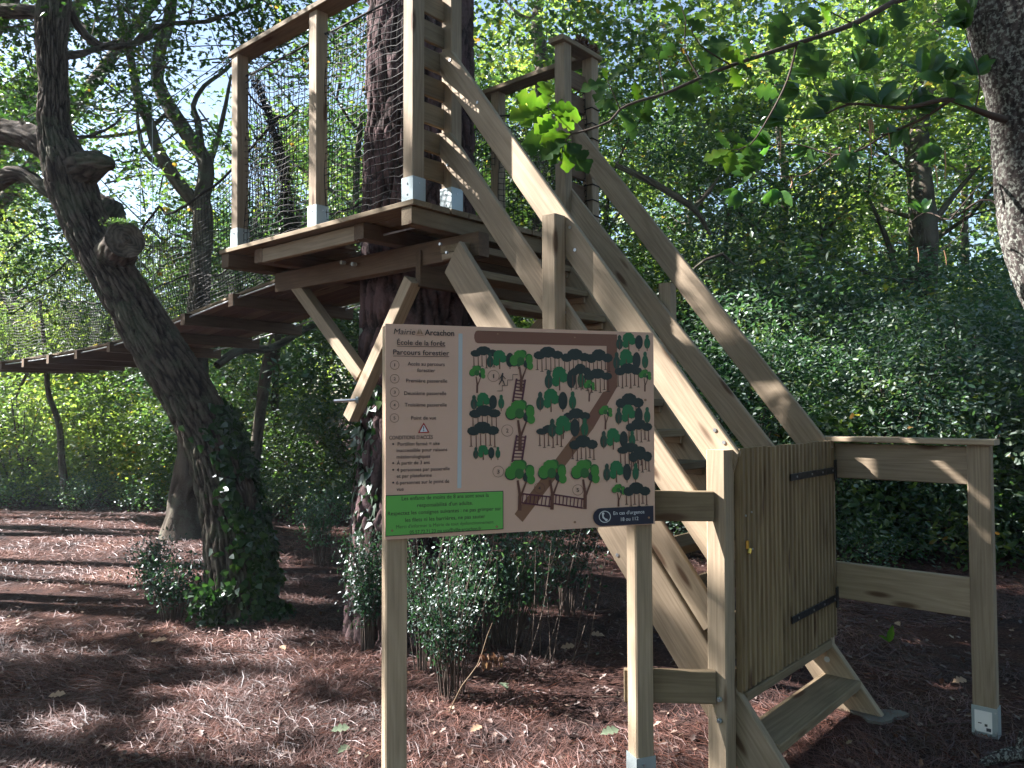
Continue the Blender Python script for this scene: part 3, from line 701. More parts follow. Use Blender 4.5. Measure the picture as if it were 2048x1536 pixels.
P_PATH2 = flat('print_path_lower', (.215, .105, .062)); P_BAR = flat('print_grey_blue', (.50, .56, .60)); P_GREEN = flat('print_green_box', (.13, .46, .09)); P_NAVY = flat('print_navy', (.012, .016, .04))
P_PINE = flat('print_pine', (.010, .026, .028)); P_BARK = flat('print_bark', (.12, .045, .032)); P_GRN = flat('print_green', (.008, .16, .055)); P_DGR = flat('print_dark_green', (.018, .062, .045))
P_MGR = flat('print_mid_green', (.010, .115, .055)); P_LGR = flat('print_light_green', (.045, .24, .035)); P_LG2 = flat('print_leaf_green', (.022, .13, .03)); P_PLUM = flat('print_plum', (.085, .018, .04)); P_WHITE = flat('print_white', (.62, .66, .7))
P_RED = flat('print_red', (.42, .02, .025)); P_GOLD = flat('print_gold', (.36, .22, .13)); P_CIRC = flat('print_circle', (.10, .035, .03))
pan = obj('sign_panel', mesh('sign_panel', *quad_box(-.002, SW + .002, SZ0, SZ1, 0, PT), P_BOARD), sign, MS)
LAY = [PT + .0006]
def sg(px, py):
    r = ray(px, py); o_ = Vector((0, 0, H_EYE)); q = SO + SN * PT; t = (q - o_).dot(SN) / r.dot(SN); p = o_ + r * t - SO
    return (p.dot(SX), p.z)
class Print:
    """flat print gathered by material, each later shape 0.05 mm above the one before"""
    def __init__(s, name): s.name = name; s.V = []; s.F = []; s.mi = []; s.mats = []
    def poly(s, pts, mat, px=True):
        if px: pts = [sg(*p) for p in pts]
        LAY[0] += .000005; o = len(s.V); s.V += [(p[0], p[1], LAY[0]) for p in pts]; s.F.append(tuple(range(o, o + len(pts))))
        if mat not in s.mats: s.mats.append(mat)
        s.mi.append(s.mats.index(mat))
    def fan(s, c, pts, mat):
        c = sg(*c); pts = [sg(*p) for p in pts]; LAY[0] += .000005; o = len(s.V); s.V.append((c[0], c[1], LAY[0])); s.V += [(p[0], p[1], LAY[0]) for p in pts]; n = len(pts)
        if mat not in s.mats: s.mats.append(mat)
        for i in range(n): s.F.append((o, o + 1 + i, o + 1 + (i + 1) % n)); s.mi.append(s.mats.index(mat))
    def ell(s, cx, cy, rx, ry, mat, n=20, wob=0, ph=0, lob=9):
        s.fan((cx, cy), [(cx + rx * (1 + wob * math.sin(lob * a + ph)) * math.cos(a), cy + ry * (1 + wob * math.sin(lob * a + ph)) * math.sin(a)) for a in [i / n * 2 * math.pi for i in range(n)]], mat)
    def ring(s, cx, cy, r, w, mat, n=28):
        for i in range(n):
            a = i / n * 2 * math.pi; b = (i + 1) / n * 2 * math.pi
            if i: LAY[0] -= .000005
            s.poly([(cx + (r - w) * math.cos(a), cy + (r - w) * math.sin(a)), (cx + r * math.cos(a), cy + r * math.sin(a)), (cx + r * math.cos(b), cy + r * math.sin(b)), (cx + (r - w) * math.cos(b), cy + (r - w) * math.sin(b))], mat)
    def line(s, a, b, w, mat, w2=None):
        w2 = w if w2 is None else w2; d = Vector((b[0] - a[0], b[1] - a[1])); d.normalize(); n = Vector((-d.y, d.x))
        s.poly([(a[0] + n.x * w / 2, a[1] + n.y * w / 2), (a[0] - n.x * w / 2, a[1] - n.y * w / 2), (b[0] - n.x * w2 / 2, b[1] - n.y * w2 / 2), (b[0] + n.x * w2 / 2, b[1] + n.y * w2 / 2)], mat)
    def build(s):
        me = bpy.data.meshes.new(s.name); me.from_pydata(s.V, [], s.F)
        for m in s.mats: me.materials.append(m)
        me.polygons.foreach_set('material_index', s.mi); me.update()
        return tag(obj(s.name, me, pan, MS), kind='stuff')
mp = Print('printed_path')
mp.poly([(955, 661), (1234, 669), (1234, 692), (1213, 692), (955, 686.5), (951, 684), (948.5, 677), (948.5, 670), (951, 663)], P_PATH)
mp.poly([(1213, 690), (1234, 690), (1234, 775), (1213, 783)], P_PATH)
mp.poly([(1206, 784), (1213, 782), (1234, 774), (1186, 858), (1169, 842)], P_PATH)
mp.poly([(1169.5, 841), (1186.5, 857), (1045, 1044), (1029, 1028)], P_PATH2)
mp.poly([(917, 667), (925, 667.3), (922.5, 976), (914.5, 976.5)], P_BAR)
mp.build()
def pines(m, x0, x1, y0, y1, yt):
    """umbrella pines: canopy from y0 to yt, trunks down to y1"""
    w_ = x1 - x0; h = yt - y0
    for i, f in enumerate((.12, .28, .42, .58, .72, .86)):
        x = x0 + w_ * f; yb = y1 - (3.5 if i % 2 == 0 else 0) - (2 if i > 3 else 0); m.line((x, yt - 2), (x + .5, yb), 1.5, P_BARK, 2.1); m.line((x - 3, yb), (x + 3.5, yb), 1.1, P_PINE)
    m.ell(x0 + w_ * .2, y0 + h * .72, w_ * .2, h * .36, P_PINE, 22, .05); m.ell(x0 + w_ * .48, y0 + h * .45, w_ * .27, h * .48, P_PINE, 26, .04, 1); m.ell(x0 + w_ * .8, y0 + h * .68, w_ * .2, h * .36, P_PINE, 22, .05, 2)
def mixed(m, x0, x1, y0, y1, parts='dgen'):
    w_ = x1 - x0; h = y1 - y0
    if 'd' in parts:
        m.ell(x0 + w_ * .10, y0 + h * .62, w_ * .10, h * .30, P_DGR, 18, .04); m.ell(x0 + w_ * .10, y0 + h * .28, w_ * .055, h * .15, P_DGR, 14, .04); m.line((x0 + w_ * .10, y0 + h * .5), (x0 + w_ * .10, y1 - 1), 1.3, P_BARK)
    if 'g' in parts:
        m.ell(x0 + w_ * .36, y0 + h * .32, w_ * .17, h * .32, P_GRN, 26, .05); m.ell(x0 + w_ * .28, y0 + h * .62, w_ * .10, h * .22, P_GRN, 20, .06); m.ell(x0 + w_ * .46, y0 + h * .45, w_ * .12, h * .22, P_GRN, 20, .06)
        m.line((x0 + w_ * .37, y0 + h * .45), (x0 + w_ * .37, y1), 1.2, P_BARK, 2.6)
    if 'e' in parts:
        m.line((x0 + w_ * .66, y0 + h * .5), (x0 + w_ * .66, y1), 1.8, P_BARK); m.ell(x0 + w_ * .66, y0 + h * .52, w_ * .115, h * .38, P_PINE, 22)
    if 'n' in parts:
        m.line((x0 + w_ * .9, y0 + h * .6), (x0 + w_ * .9, y1), 1.6, P_BARK); m.ell(x0 + w_ * .9, y0 + h * .58, w_ * .09, h * .30, P_MGR, 18, .05); m.ell(x0 + w_ * .9, y0 + h * .25, w_ * .05, h * .14, P_MGR, 12, .04); m.line((x0 + w_ * .9, y0 + h * .6), (x0 + w_ * .9, y0 + h * .9), .9, P_BARK)
def broad(m, x0, x1, y0, y1):
    w_ = x1 - x0; h = y1 - y0; X_ = lambda f: x0 + w_ * f; Y_ = lambda f: y0 + h * f; big = w_ > 45
    m.line((X_(.42), Y_(.40)), (X_(.50), Y_(.74)), w_ * .07, P_BARK, w_ * .09); m.line((X_(.70), Y_(.42)), (X_(.50), Y_(.74)), w_ * .05, P_BARK, w_ * .07); m.line((X_(.49), Y_(.70)), (X_(.48), Y_(1.0)), w_ * .11, P_BARK, w_ * .12)
    m.ell(X_(.20), Y_(.28), w_ * .20, h * .12, P_PINE, 18, .05); m.ell(X_(.72), Y_(.34), w_ * .14, h * .10, P_PINE, 16, .05); m.ell(X_(.55), Y_(.08), w_ * .16, h * .085, P_LG2, 18, .05); m.ell(X_(.80), Y_(.18), w_ * .15, h * .09, P_LG2, 18, .05)
    m.ell(X_(.42), Y_(.13), w_ * .24, h * .125, P_LGR, 24, .05); m.ell(X_(.20), Y_(.25), w_ * .18, h * .13, P_LGR, 22, .05); m.ell(X_(.82), Y_(.24), w_ * .14, h * .12, P_LGR, 20, .05); m.ell(X_(.85), Y_(.39), w_ * .13, h * .09, P_LGR, 18, .06)
    m.ell(X_(.47), Y_(.27), w_ * .15, h * .105, P_LG2, 18, .05)
mt = Print('printed_trees')
pines(mt, 941, 995, 693, 736, 712); mixed(mt, 973, 1044, 700, 738); broad(mt, 938, 971.5, 731, 786)
pines(mt, 1067, 1126, 694, 743, 717); pines(mt, 1122, 1180, 698, 744, 722); pines(mt, 1172, 1225, 699, 745, 724)
mixed(mt, 1232, 1301, 665, 702); mixed(mt, 1226, 1297, 698, 742); pines(mt, 1229, 1284, 727, 776, 749); broad(mt, 1277, 1303, 739, 783)
mixed(mt, 1089, 1170, 733, 781); pines(mt, 1140, 1182, 728, 778, 750); pines(mt, 1167, 1224, 738, 785, 759); broad(mt, 1167, 1190, 760, 803)
mixed(mt, 1072, 1153, 777, 824); mixed(mt, 941, 1009, 785, 822); pines(mt, 938, 1001, 811, 866, 834); pines(mt, 934, 998, 844, 896, 869); mixed(mt, 946, 1001, 890, 920)
pines(mt, 1231, 1287, 787, 832, 814); mixed(mt, 1230, 1301, 809, 851); pines(mt, 1251, 1304, 838, 884, 861); broad(mt, 1197, 1225, 811, 859)
pines(mt, 1126, 1180, 817, 860, 839); pines(mt, 1072, 1130, 850, 895, 868); mixed(mt, 1096, 1177, 831, 878)
mixed(mt, 1200, 1271, 856, 899); pines(mt, 1138, 1195, 871, 921, 897); pines(mt, 1234, 1290, 886, 932, 906); pines(mt, 1257, 1303.5, 894, 944, 922); mixed(mt, 1206, 1278, 921, 965)
broad(mt, 1223, 1251, 968, 1013); pines(mt, 1246, 1300, 965, 1012, 990)
mt.build()
ml = Print('printed_walkways')
def ladder(a, b, c, d, n):
    ml.line(a, d, 3.6, P_PLUM); ml.line(b, c, 3.6, P_PLUM)
    for i in range(n):
        f = (i + .5) / n; ml.line((a[0] + (d[0] - a[0]) * f, a[1] + (d[1] - a[1]) * f), (b[0] + (c[0] - b[0]) * f, b[1] + (c[1] - b[1]) * f), 2.6, P_PLUM)
ladder((1033, 757), (1050, 759), (1043, 806), (1025, 804), 7); ladder((1033, 870), (1051, 871), (1043, 924), (1024, 924), 8)
def pfence(a, b, c, d, n):
    ml.line(a, b, 3, P_PLUM); ml.line(c, d, 3, P_PLUM)
    for i in range(n):
        f = (i + .5) / n; ml.line((a[0] + (b[0] - a[0]) * f, a[1] + (b[1] - a[1]) * f), (c[0] + (d[0] - c[0]) * f, c[1] + (d[1] - c[1]) * f), 2, P_PLUM)
pfence((1042, 987), (1104, 994), (1040, 1005), (1101, 1013), 8); pfence((1108, 989), (1167, 998), (1107, 1007), (1165, 1016), 8)
ml.build()
mb = Print('printed_broadleaf_trees')
broad(mb, 1018, 1067, 700, 783); broad(mb, 1010, 1071, 800, 900); broad(mb, 1009, 1071, 920, 1021); broad(mb, 1075, 1134, 919, 1019); broad(mb, 1141, 1200, 919, 1018)
mb.build()
ms_ = Print('printed_symbols')
for (x, y, r) in ((986.5, 752, 11.7), (1014, 861, 11.7), (996, 943, 11.3), (1078.3, 976, 10.8), (1155, 979.7, 10.8), (789, 730, 9.2), (789, 757.5, 9.2), (789, 784.3, 9.2), (788.6, 810, 9), (788.5, 836, 9)): ms_.ring(x, y, r, .75, P_CIRC)
st_ = [(994, 782), (1004, 782), (1004, 771), (1014.6, 771), (1014.6, 760), (1025, 760), (1025, 749), (1035, 749)]
for a, b in zip(st_[:-1], st_[1:]): ms_.line(a, b, 1.1, P_TEXT)
ms_.ell(1004.8, 747.8, 1.8, 2, P_TEXT); ms_.line((1004, 749.5), (1003.2, 760), 4.2, P_TEXT, 3.6); ms_.line((1003.5, 759), (1000.5, 764), 2.2, P_TEXT); ms_.line((1000.5, 764), (997.8, 769), 1.9, P_TEXT)
ms_.line((1003.8, 759), (1007, 764.5), 2.2, P_TEXT); ms_.line((1007, 764.5), (1008.6, 770), 1.9, P_TEXT); ms_.line((1005, 751.5), (1010.5, 758), 1.5, P_TEXT); ms_.line((1002.6, 751.5), (998.5, 758.5), 1.5, P_TEXT)
ms_.poly([(847, 845), (858.5, 865.2), (835.5, 866)], P_RED); ms_.poly([(847, 849), (855, 863.4), (839, 864)], P_WHITE); ms_.line((847, 852.5), (847, 859), 1.9, P_TEXT, 1.2); ms_.ell(847, 861.3, 1.1, 1.1, P_TEXT, 8)
ms_.poly([(770.8, 990.5), (1006, 981.3), (1006.3, 1058.2), (770.3, 1073)], P_TEXT); ms_.poly([(772, 992), (1004.8, 982.8), (1005.2, 1056.8), (771.2, 1071.5)], P_GREEN)
ms_.ell(1203, 1034, 17.5, 18, P_NAVY, 30); ms_.poly([(1203, 1016), (1306, 1011.3), (1306.3, 1047), (1203, 1052)], P_NAVY)
ms_.ring(1209, 1033.3, 12, 1.6, P_WHITE); ms_.line((1204.5, 1027), (1206, 1036), 3.2, P_WHITE, 3.2); ms_.line((1206, 1035), (1212.5, 1040.5), 3.2, P_WHITE); ms_.ell(1205.5, 1027, 2.6, 2.6, P_WHITE, 10); ms_.ell(1212, 1039.5, 2.8, 2.6, P_WHITE, 10)
ms_.poly([(833, 668), (838, 657), (839, 668)], P_GOLD); ms_.poly([(841, 668), (840, 657), (846, 669)], P_GOLD); ms_.line((832, 670), (847, 671), 1, P_GOLD)
for (x0, x1, y) in ((794, 890, 693), (786, 898, 712.7)): ms_.line((x0, y - .6), (x1, y + .6), 1.0, P_TEXT)
for y in (888, 926, 939.5, 965): ms_.ell(786, y, 2, 2, P_TEXT, 10)
for (x, y) in ((995, 668), (1149, 675), (1290, 800), (1149, 1044), (784, 1061), (993, 1053), (1297, 1035)): ms_.ell(x, y, 2.4, 2.4, P_PATH2, 12); ms_.ell(x, y, 1.4, 1.4, P_GOLD, 10)
ms_.build()
texts = [("Mairie", 787, 830, 669.0, 11.5, .022, P_TEXT, .18), ("Arcachon", 849, 908, 671.0, 11, .03, P_TEXT, 0), ("École de la forêt", 794, 890, 690.6, 10, .014, P_TEXT, 0), ("Parcours forestier", 786, 898, 710.0, 10, .014, P_TEXT, 0),
    ("1", 788.2, 789.8, 733, 6, .01, P_TEXT, 0), ("2", 787, 791, 760.6, 6, .01, P_TEXT, 0), ("3", 787, 791, 787.3, 6, .01, P_TEXT, 0), ("4", 786.6, 790.8, 813, 6, .01, P_TEXT, 0), ("5", 786.6, 790.6, 839, 6, .01, P_TEXT, 0),
    ("1", 985.8, 987.8, 756, 8, .01, P_TEXT, 0), ("2", 1011.5, 1016.5, 865, 8, .01, P_TEXT, 0), ("3", 993.5, 998.5, 947, 8, .01, P_TEXT, 0), ("4", 1076, 1080.6, 979.5, 7, .01, P_TEXT, 0), ("5", 1152.7, 1157.5, 983.7, 8, .01, P_TEXT, 0),
    ("Accès au parcours", 815, 889, 731.5, 7.2, .012, P_TEXT, 0), ("forestier", 834, 870, 744.2, 7.2, .012, P_TEXT, 0), ("Première passerelle", 812, 894, 765.0, 7.2, .012, P_TEXT, 0), ("Deuxième passerelle", 808, 892, 790.0, 7.2, .012, P_TEXT, 0), ("Troisième passerelle", 809, 893, 813.0, 7.2, .012, P_TEXT, 0), ("Point de vue", 822, 872, 839.0, 7.2, .012, P_TEXT, 0),
    ("CONDITIONS D'ACCÈS", 778, 865, 878.3, 7.4, .012, P_TEXT, 0), ("Portillon fermé = site", 795, 879, 890.6, 7, .012, P_TEXT, 0), ("inaccessible pour raisons", 793, 894, 903.0, 7, .012, P_TEXT, 0), ("météorologiques", 793, 860, 916.2, 7, .012, P_TEXT, 0),
    ("À partir de 3 ans", 793, 859, 928.6, 7, .012, P_TEXT, 0), ("4 personnes par passerelle", 793, 899, 941.6, 7, .012, P_TEXT, 0), ("et par plateforme", 793, 863, 954.4, 7, .012, P_TEXT, 0), ("6 personnes sur le point de", 792, 898, 967.0, 7, .012, P_TEXT, 0), ("vue", 793, 807, 981.3, 7, .012, P_TEXT, 0),
    ("Les enfants de moins de 8 ans sont sous la", 803, 977, 997.0, 7.6, .014, P_TEXT, 0), ("responsabilité d'un adulte.", 834, 945, 1011.5, 7.6, .014, P_TEXT, 0), ("Respectez les consignes suivantes : ne pas grimper sur", 775, 1002, 1025.5, 7.6, .014, P_TEXT, 0),
    ("les filets ni les barrières, ne pas sauter", 810, 970, 1039.6, 7.6, .014, P_TEXT, 0), ("Merci d'informer la Mairie de tout dysfonctionnement.", 792, 988, 1051.6, 6.6, .01, P_TEXT, 0), ("05.57.72.71.23 ou usa@ville-arcachon.fr", 819, 962, 1063.6, 6.8, .012, P_TEXT, 0),
    ("En cas d'urgence", 1226, 1288, 1028.0, 7, .014, P_WHITE, 0), ("18 ou 112", 1241, 1276, 1040.8, 7, .014, P_WHITE, 0)]
tobs = []
for (s_, x0, x1, yb, cap_, off, mat, sh) in texts:
    cu = bpy.data.curves.new('lettering', 'FONT'); cu.body = s_; cu.size = 1; cu.offset = 0 if ('M' in s_ or s_ == '1') else off * .6; cu.shear = sh; cu.resolution_u = 3; cu.materials.append(mat)
    ob = bpy.data.objects.new('lettering', cu); COL.objects.link(ob); tobs.append(ob)
bpy.context.view_layer.update()
LAY[0] += .0001
for ob, (s_, x0, x1, yb, cap_, off, mat, sh) in zip(tobs, texts):
    bb = [Vector(c) for c in ob.bound_box]; w_ = max(c.x for c in bb) - min(c.x for c in bb); xm = min(c.x for c in bb)
    a = sg(x0, yb); b = sg(x1, yb); c = sg((x0 + x1) / 2, yb); d = sg((x0 + x1) / 2, yb - cap_)
    sx_ = (b[0] - a[0]) / w_; sy_ = (d[1] - c[1]) / .70
    M = MS @ Matrix.Translation((a[0] - xm * sx_, c[1], LAY[0])) @ Matrix.Diagonal((sx_, sy_, 1, 1))
    me = bpy.data.meshes.new_from_object(ob); me.name = 'lettering'; bpy.data.objects.remove(ob)
    link(bpy.data.objects.new('lettering', me), M, pan)
for x_ in (.002, SW - .084 - .002):
    p = plank('post', sign, spt(x_ + .042, .0, -.044), spt(x_ + .042, SZ1 - .004, -.044), .084, .084, SN, M_WOOD, bev=.006)
    V = []; F = []
    def sbx(x0, x1, d0, d1, z0, z1):
        o_ = len(V)
        for a in (x0, x1):
            for b in (d0, d1):
                for c in (z0, z1): V.append(spt(a, c, b))
        F.extend([tuple(o_ + i for i in f) for f in ((0, 1, 3, 2), (4, 6, 7, 5), (0, 4, 5, 1), (2, 3, 7, 6), (0, 2, 6, 4), (1, 5, 7, 3))])
    sbx(x_ - .004, x_, -.09, .002, -.05, .13); sbx(x_ + .084, x_ + .088, -.09, .002, -.05, .13); sbx(x_, x_ + .084, -.002, .002, -.05, .13)
    world_obj('post_shoe', mesh('post_shoe', V, F, M_ZINC), p)
    q = spt(x_ + .03, .10, .002); cyls('screw', p, [(q, q + SN * .005)], .006, M_STEEL, 8)
# short rails joining sign post and gate post
sf = thing('short_fence', (spt(SW, 0, -.1) + W(.2, sgp, 0)) / 2, 'two short timber rails between the sign post and the gate post', 'fence')
e0 = spt(SW - .09, 0, -.105); e1 = W(.178, sgp - .05, 0); dxy = (e1 - e0); dxy.normalize()
for (z0, z1) in ((1.115, 1.245), (.335, .475)):
    plank('rail', sf, e0 + Z * (z0 + z1) / 2, e1 + Z * (z0 + z1) / 2, .034, z1 - z0, Z, M_WOODG)
# iron ring of gravel etc. none

# ================================================================== ROPE BRIDGE
br = thing('rope_bridge', W(1.1, -3.0, 2.3), 'timber plank footbridge with black netting running off between the trees', 'footbridge')
js = [(-2.12, 2.70), (-3.0, 2.62), (-3.88, 2.52), (-4.72, 2.42), (-5.58, 2.35), (-6.5, 2.315), (-7.4, 2.30), (-8.3, 2.29), (-9.2, 2.29), (-10.1, 2.31), (-11.0, 2.34)]
BN0, BN1 = .62, 1.72
for i, (s_, z_) in enumerate(js):
    if i: plank('joist', br, W(BN0 - .07, s_, z_ - .055), W(BN1 + .12, s_, z_ - .065), .08, .11, Z, M_WOODD)
    if i < len(js) - 1:
        s2, z2 = js[i + 1]; nbr = 7; wbr = (BN1 - BN0) / nbr
        for k in range(nbr):
            nc = BN0 + wbr * (k + .5)
            plank('deck_board', br, W(nc, s_ - .004, z_ + .006), W(nc, s2 + .004, z2 + .006), wbr - .004, .028, Z, M_WOODD if k % 3 else M_WOODG)
for nn in (BN0 - .02, BN1 + .03):
    P = [W(nn, s_, z_ - .035) for (s_, z_) in js]; V, F, h, u = tube_arrays(P, [.008] * len(P), 6, .3); world_obj('steel_cable', npmesh('steel_cable', V, F, M_STEEL, True), br)
def bnet(nn, seed, tops):
    A = js[0][0]; B = js[-1][0]; L = A - B; nx = int(L / .05); nz = 24; rg = np.random.default_rng(seed)
    zs = np.interp(np.linspace(0, 1, nx + 1), [(A - s_) / L for s_, z_ in js], [z_ for s_, z_ in js])
    tz = np.interp(np.linspace(0, 1, nx + 1), [t[0] for t in tops], [t[1] for t in tops])
    side = -1 if nn < 1 else 1
    def fn(i, j):
        t = i / nx; q = j / nz
        b = .03 * math.sin(t * 21 + seed) * math.sin(q * 3.1) + .06 * math.sin(q * 3.14)
        return W(nn + side * b * .8 + side * .10 * q, A - t * L + .02 * math.sin(q * 6 + t * 30), zs[i] + .01 + (tz[i] - .0) * q + .01 * math.sin(t * 60 + q * 5)) + Vector(rg.normal(size=3) * .003)
    world_obj('side_net', net_mesh('side_net', 0, 0, 0, nx, nz, fn, .0032), br)
    P = [Vector(fn(int(i), nz)) for i in np.linspace(0, nx, 60)]; V, F, h, u = tube_arrays(P, [.012] * 60, 6, .2); world_obj('hand_rope', npmesh('hand_rope', V, F, M_ROPE, True), br)
bnet(BN0 - .05, 3, [(0, 1.25), (.04, 1.12), (.10, 1.0), (.17, .93), (.22, .98), (.235, 1.10), (.3, .92), (.4, .88), (.47, .95), (.5, 1.05), (.56, .9), (.7, .86), (.8, .95), (1, 1.1)])
bnet(BN1 + .06, 4, [(0, 1.2), (.1, 1.02), (.25, 1.1), (.4, .9), (.5, 1.05), (.7, .86), (1, 1.1)])
# steel suspension wires
for a_, b_ in ((at(303, 52, 8.2), at(308, 690, 8.2)), (at(281, 268, 9.4), at(281, 640, 9.4))): cyls('suspension_wire', br, [(a_, b_)], .004, M_STEEL, 5)
for a_, b_ in ((at(460, 112, 5.9), at(150, 330, 11)), (at(300, 55, 8.2), at(170, 155, 10))): cyls('guy_wire', br, [(a_, b_)], .004, M_ROPE, 5)
V, F, h, u = tube_arrays([at(300, 55, 8.2) + Vector((.03 * math.cos(a), 0, .045 * math.sin(a) + .02)) for a in np.linspace(0, 6.28, 13)], [.008] * 13, 6, .05)
world_obj('shackle', npmesh('shackle', V, F, M_STEEL, True), br)

# ================================================================== LIGHT GAPS CUT INTO THE CANOPY TO PLACE THE SUN PATCHES
A1 = SUN.cross(Z).normalized(); A2 = A1.cross(SUN).normalized()
GAPS = []
def gap(p, r): GAPS.append((p.dot(A1), p.dot(A2), r))
def gapline(p, q, r, n):
    for i in range(n): gap(p + (q - p) * (i / max(1, n - 1)), r)
gapline(W(0, 0, 3.25), W(0, 0, 4.25), .10, 6); gapline(hit_n(965, 205, NN), hit_n(1105, 415, NN), .13, 4); gapline(hit_n(1370, 800, NN), hit_n(1420, 860, NN), .16, 3)
gapline(hit_n(1310, 880, NN), hit_n(1370, 980, NN), .17, 3); gapline(hit_n(1225, 360, 1.45), hit_n(1330, 510, 1.45), .10, 4); gapline(hit_n(1165, 430, 1.45), hit_n(1300, 600, 1.45), .10, 4)
gapline(hit_n(1432, 930, .18), hit_n(1432, 1120, .18), .11, 4); gapline(spt(0, 1.2, 0), spt(0, 1.65, 0), .07, 5); gapline(spt(SW - .08, .3, -.05), spt(SW - .08, 1.0, -.05), .08, 6)
gapline(W(1.5, 2.05, 1.3), W(1.5, 2.44, 1.3), .16, 3); gapline(W(1.5, 2.4, 1.42), W(1.5, 2.4, .9), .12, 3); gapline(hit_n(640, 640, .42), hit_n(715, 735, .42), .10, 3); gapline(hit_n(600, 480, .08), hit_n(700, 455, .08), .07, 4)
for (px, py, d, r) in ((790, 40, 5.6, .14), (800, 120, 5.6, .12), (770, 250, 5.6, .14), (745, 720, 5.4, .1), (715, 880, 5.3, .12), (1065, 190, 2.2, .14), (1120, 210, 2.2, .12), (1060, 240, 2.2, .12), (1600, 270, 2.9, .2), (1530, 300, 2.9, .16), (215, 560, 6.4, .12), (125, 430, 6.4, .1), (870, 1225, 4.3, .07), (930, 1250, 4.3, .06), (350, 1160, 5.7, .3)): gap(at(px, py, d), r)
for (px, py, r) in ((30, 1105, .3), (110, 1110, .3), (200, 1095, .4), (290, 1085, .35), (400, 1090, .35), (60, 1140, .2), (150, 1150, .16), (250, 1148, .2), (330, 1140, .2), (20, 1170, .15), (130, 1222, .12), (60, 1175, .15), (560, 1090, .3), (620, 1085, .35), (575, 1190, .1), (630, 1200, .08), (260, 1200, .14),
    (40, 1300, .14), (130, 1305, .12), (420, 1320, .1), (560, 1310, .14), (470, 1380, .16), (430, 1410, .14), (500, 1430, .17), (400, 1460, .13), (350, 1440, .12), (150, 1440, .12), (60, 1450, .1), (200, 1520, .16), (120, 1530, .12), (330, 1380, .08), (560, 1360, .1), (690, 1430, .15), (730, 1470, .1), (650, 1420, .1), (860, 1400, .08), (930, 1430, .09), (880, 1200, .1),
    (1330, 1440, .14), (1250, 1400, .06), (1370, 1430, .1), (1700, 1290, .16), (1800, 1288, .16), (1900, 1292, .14), (1730, 1300, .14), (1640, 1420, .07), (1780, 1530, .1), (1990, 1175, .12), (1230, 1500, .08), (1150, 1475, .06), (1950, 1130, .14), (540, 1500, .1),
    (560, 1015, .5), (350, 1060, .3), (650, 1040, .6), (1180, 1080, .2), (1500, 1500, .05), (1010, 1455, .07), (20, 1250, .1), (330, 1250, .08), (240, 1260, .07), (880, 1500, .07), (1090, 1520, .08)):
    gap(hit_z(px, py, 0.02), r * 1.25)
gap(at(60, 850, 12.8), 1.3); gap(at(200, 860, 12.8), 1.3); gap(at(330, 850, 12.8), .9); gap(at(120, 720, 13.5), 1.4)
GA = np.array(GAPS)
def keep(c):
    a = c @ np.array(A1); b = c @ np.array(A2); k = np.ones(len(c), bool)
    for (u, v, r) in GA: k &= ((a - u) ** 2 + (b - v) ** 2) > r * r
    return k

# ================================================================== TREES: generators
def wig(p, amt): return Vector((random.gauss(0, amt), random.gauss(0, amt), random.gauss(0, amt * .6))) + p
def skeleton(H, r0, cr, czr, seed, nl=8, bole=.35, lean=(0, 0), k=8):
    """trunk and limbs of one tree standing at the origin; returns tubes and the twig ends"""
    random.seed(seed); tubes = []; tips = []
    top = Vector((lean[0], lean[1], H * .78)); pts = [Vector((0, 0, -.15))]; nseg = 5
    for i in range(1, nseg + 1):
        t = i / nseg; pts.append(Vector((lean[0] * t * t, lean[1] * t * t, H * .78 * t)) + Vector((random.gauss(0, .03 * H * .4), random.gauss(0, .03 * H * .4), 0)) * t)
    tubes.append(tube_arrays(pts, [r0 * 1.25] + [r0 * (1 - .75 * i / nseg) for i in range(1, nseg + 1)], k, .3, (6, 1.2, r0 * .18, 'oak'), seed)); tips.append(pts[-1])
    cz = H * (.5 + bole / 2 + .05)
    for l in range(nl):
        t = bole + (1 - bole) * (l + random.random() * .6) / nl; i = min(int(t * nseg), nseg - 1); f = t * nseg - i; s = pts[i].lerp(pts[i + 1], f)
        a = l * 2.4 + random.random() * .9; el = random.uniform(-.1, .55) if t < .75 else random.uniform(.3, 1.1)
        L = cr * random.uniform(.65, 1.05) * (1 - .45 * max(0, t - .6)); d = Vector((math.cos(a) * math.cos(el), math.sin(a) * math.cos(el), math.sin(el)))
        p1 = wig(s + d * L * .35, L * .06); p2 = wig(s + d * L * .7 + Z * L * .06, L * .09); p3 = wig(s + d * L + Z * L * .05, L * .08); rr = r0 * .42 * (1 - .5 * t)
        tubes.append(tube_arrays([s, p1, p2, p3], [rr, rr * .75, rr * .5, rr * .15], 6, .35, (4, 1.5, rr * .2, 'oak'), seed + l)); tips += [p3, p2]
        for m in range(4):
            q = (p1, p2, p2, p3)[m]; dd = (d + Vector((random.gauss(0, .7), random.gauss(0, .7), random.gauss(.1, .5)))).normalized(); l2 = L * random.uniform(.25, .5)
            e1 = wig(q + dd * l2 * .55, l2 * .1); e2 = wig(q + dd * l2, l2 * .12); tubes.append(tube_arrays([q, e1, e2], [rr * .4, rr * .25, rr * .06], 5, .5)); tips += [e1, e2]
    return tubes, tips
def crown_from(tips, per_tip, spread, per, fspread, size, kind, mat, seed, kp=None, nm='crown', up=.9):
    rg = np.random.default_rng(seed); t = np.array([tuple(p) for p in tips]); c = np.repeat(t, per_tip, axis=0); c = c + rg.normal(size=c.shape) * np.array(spread)
    return foliage(nm, c, per, fspread, size, kind, mat, rg, up, kp)
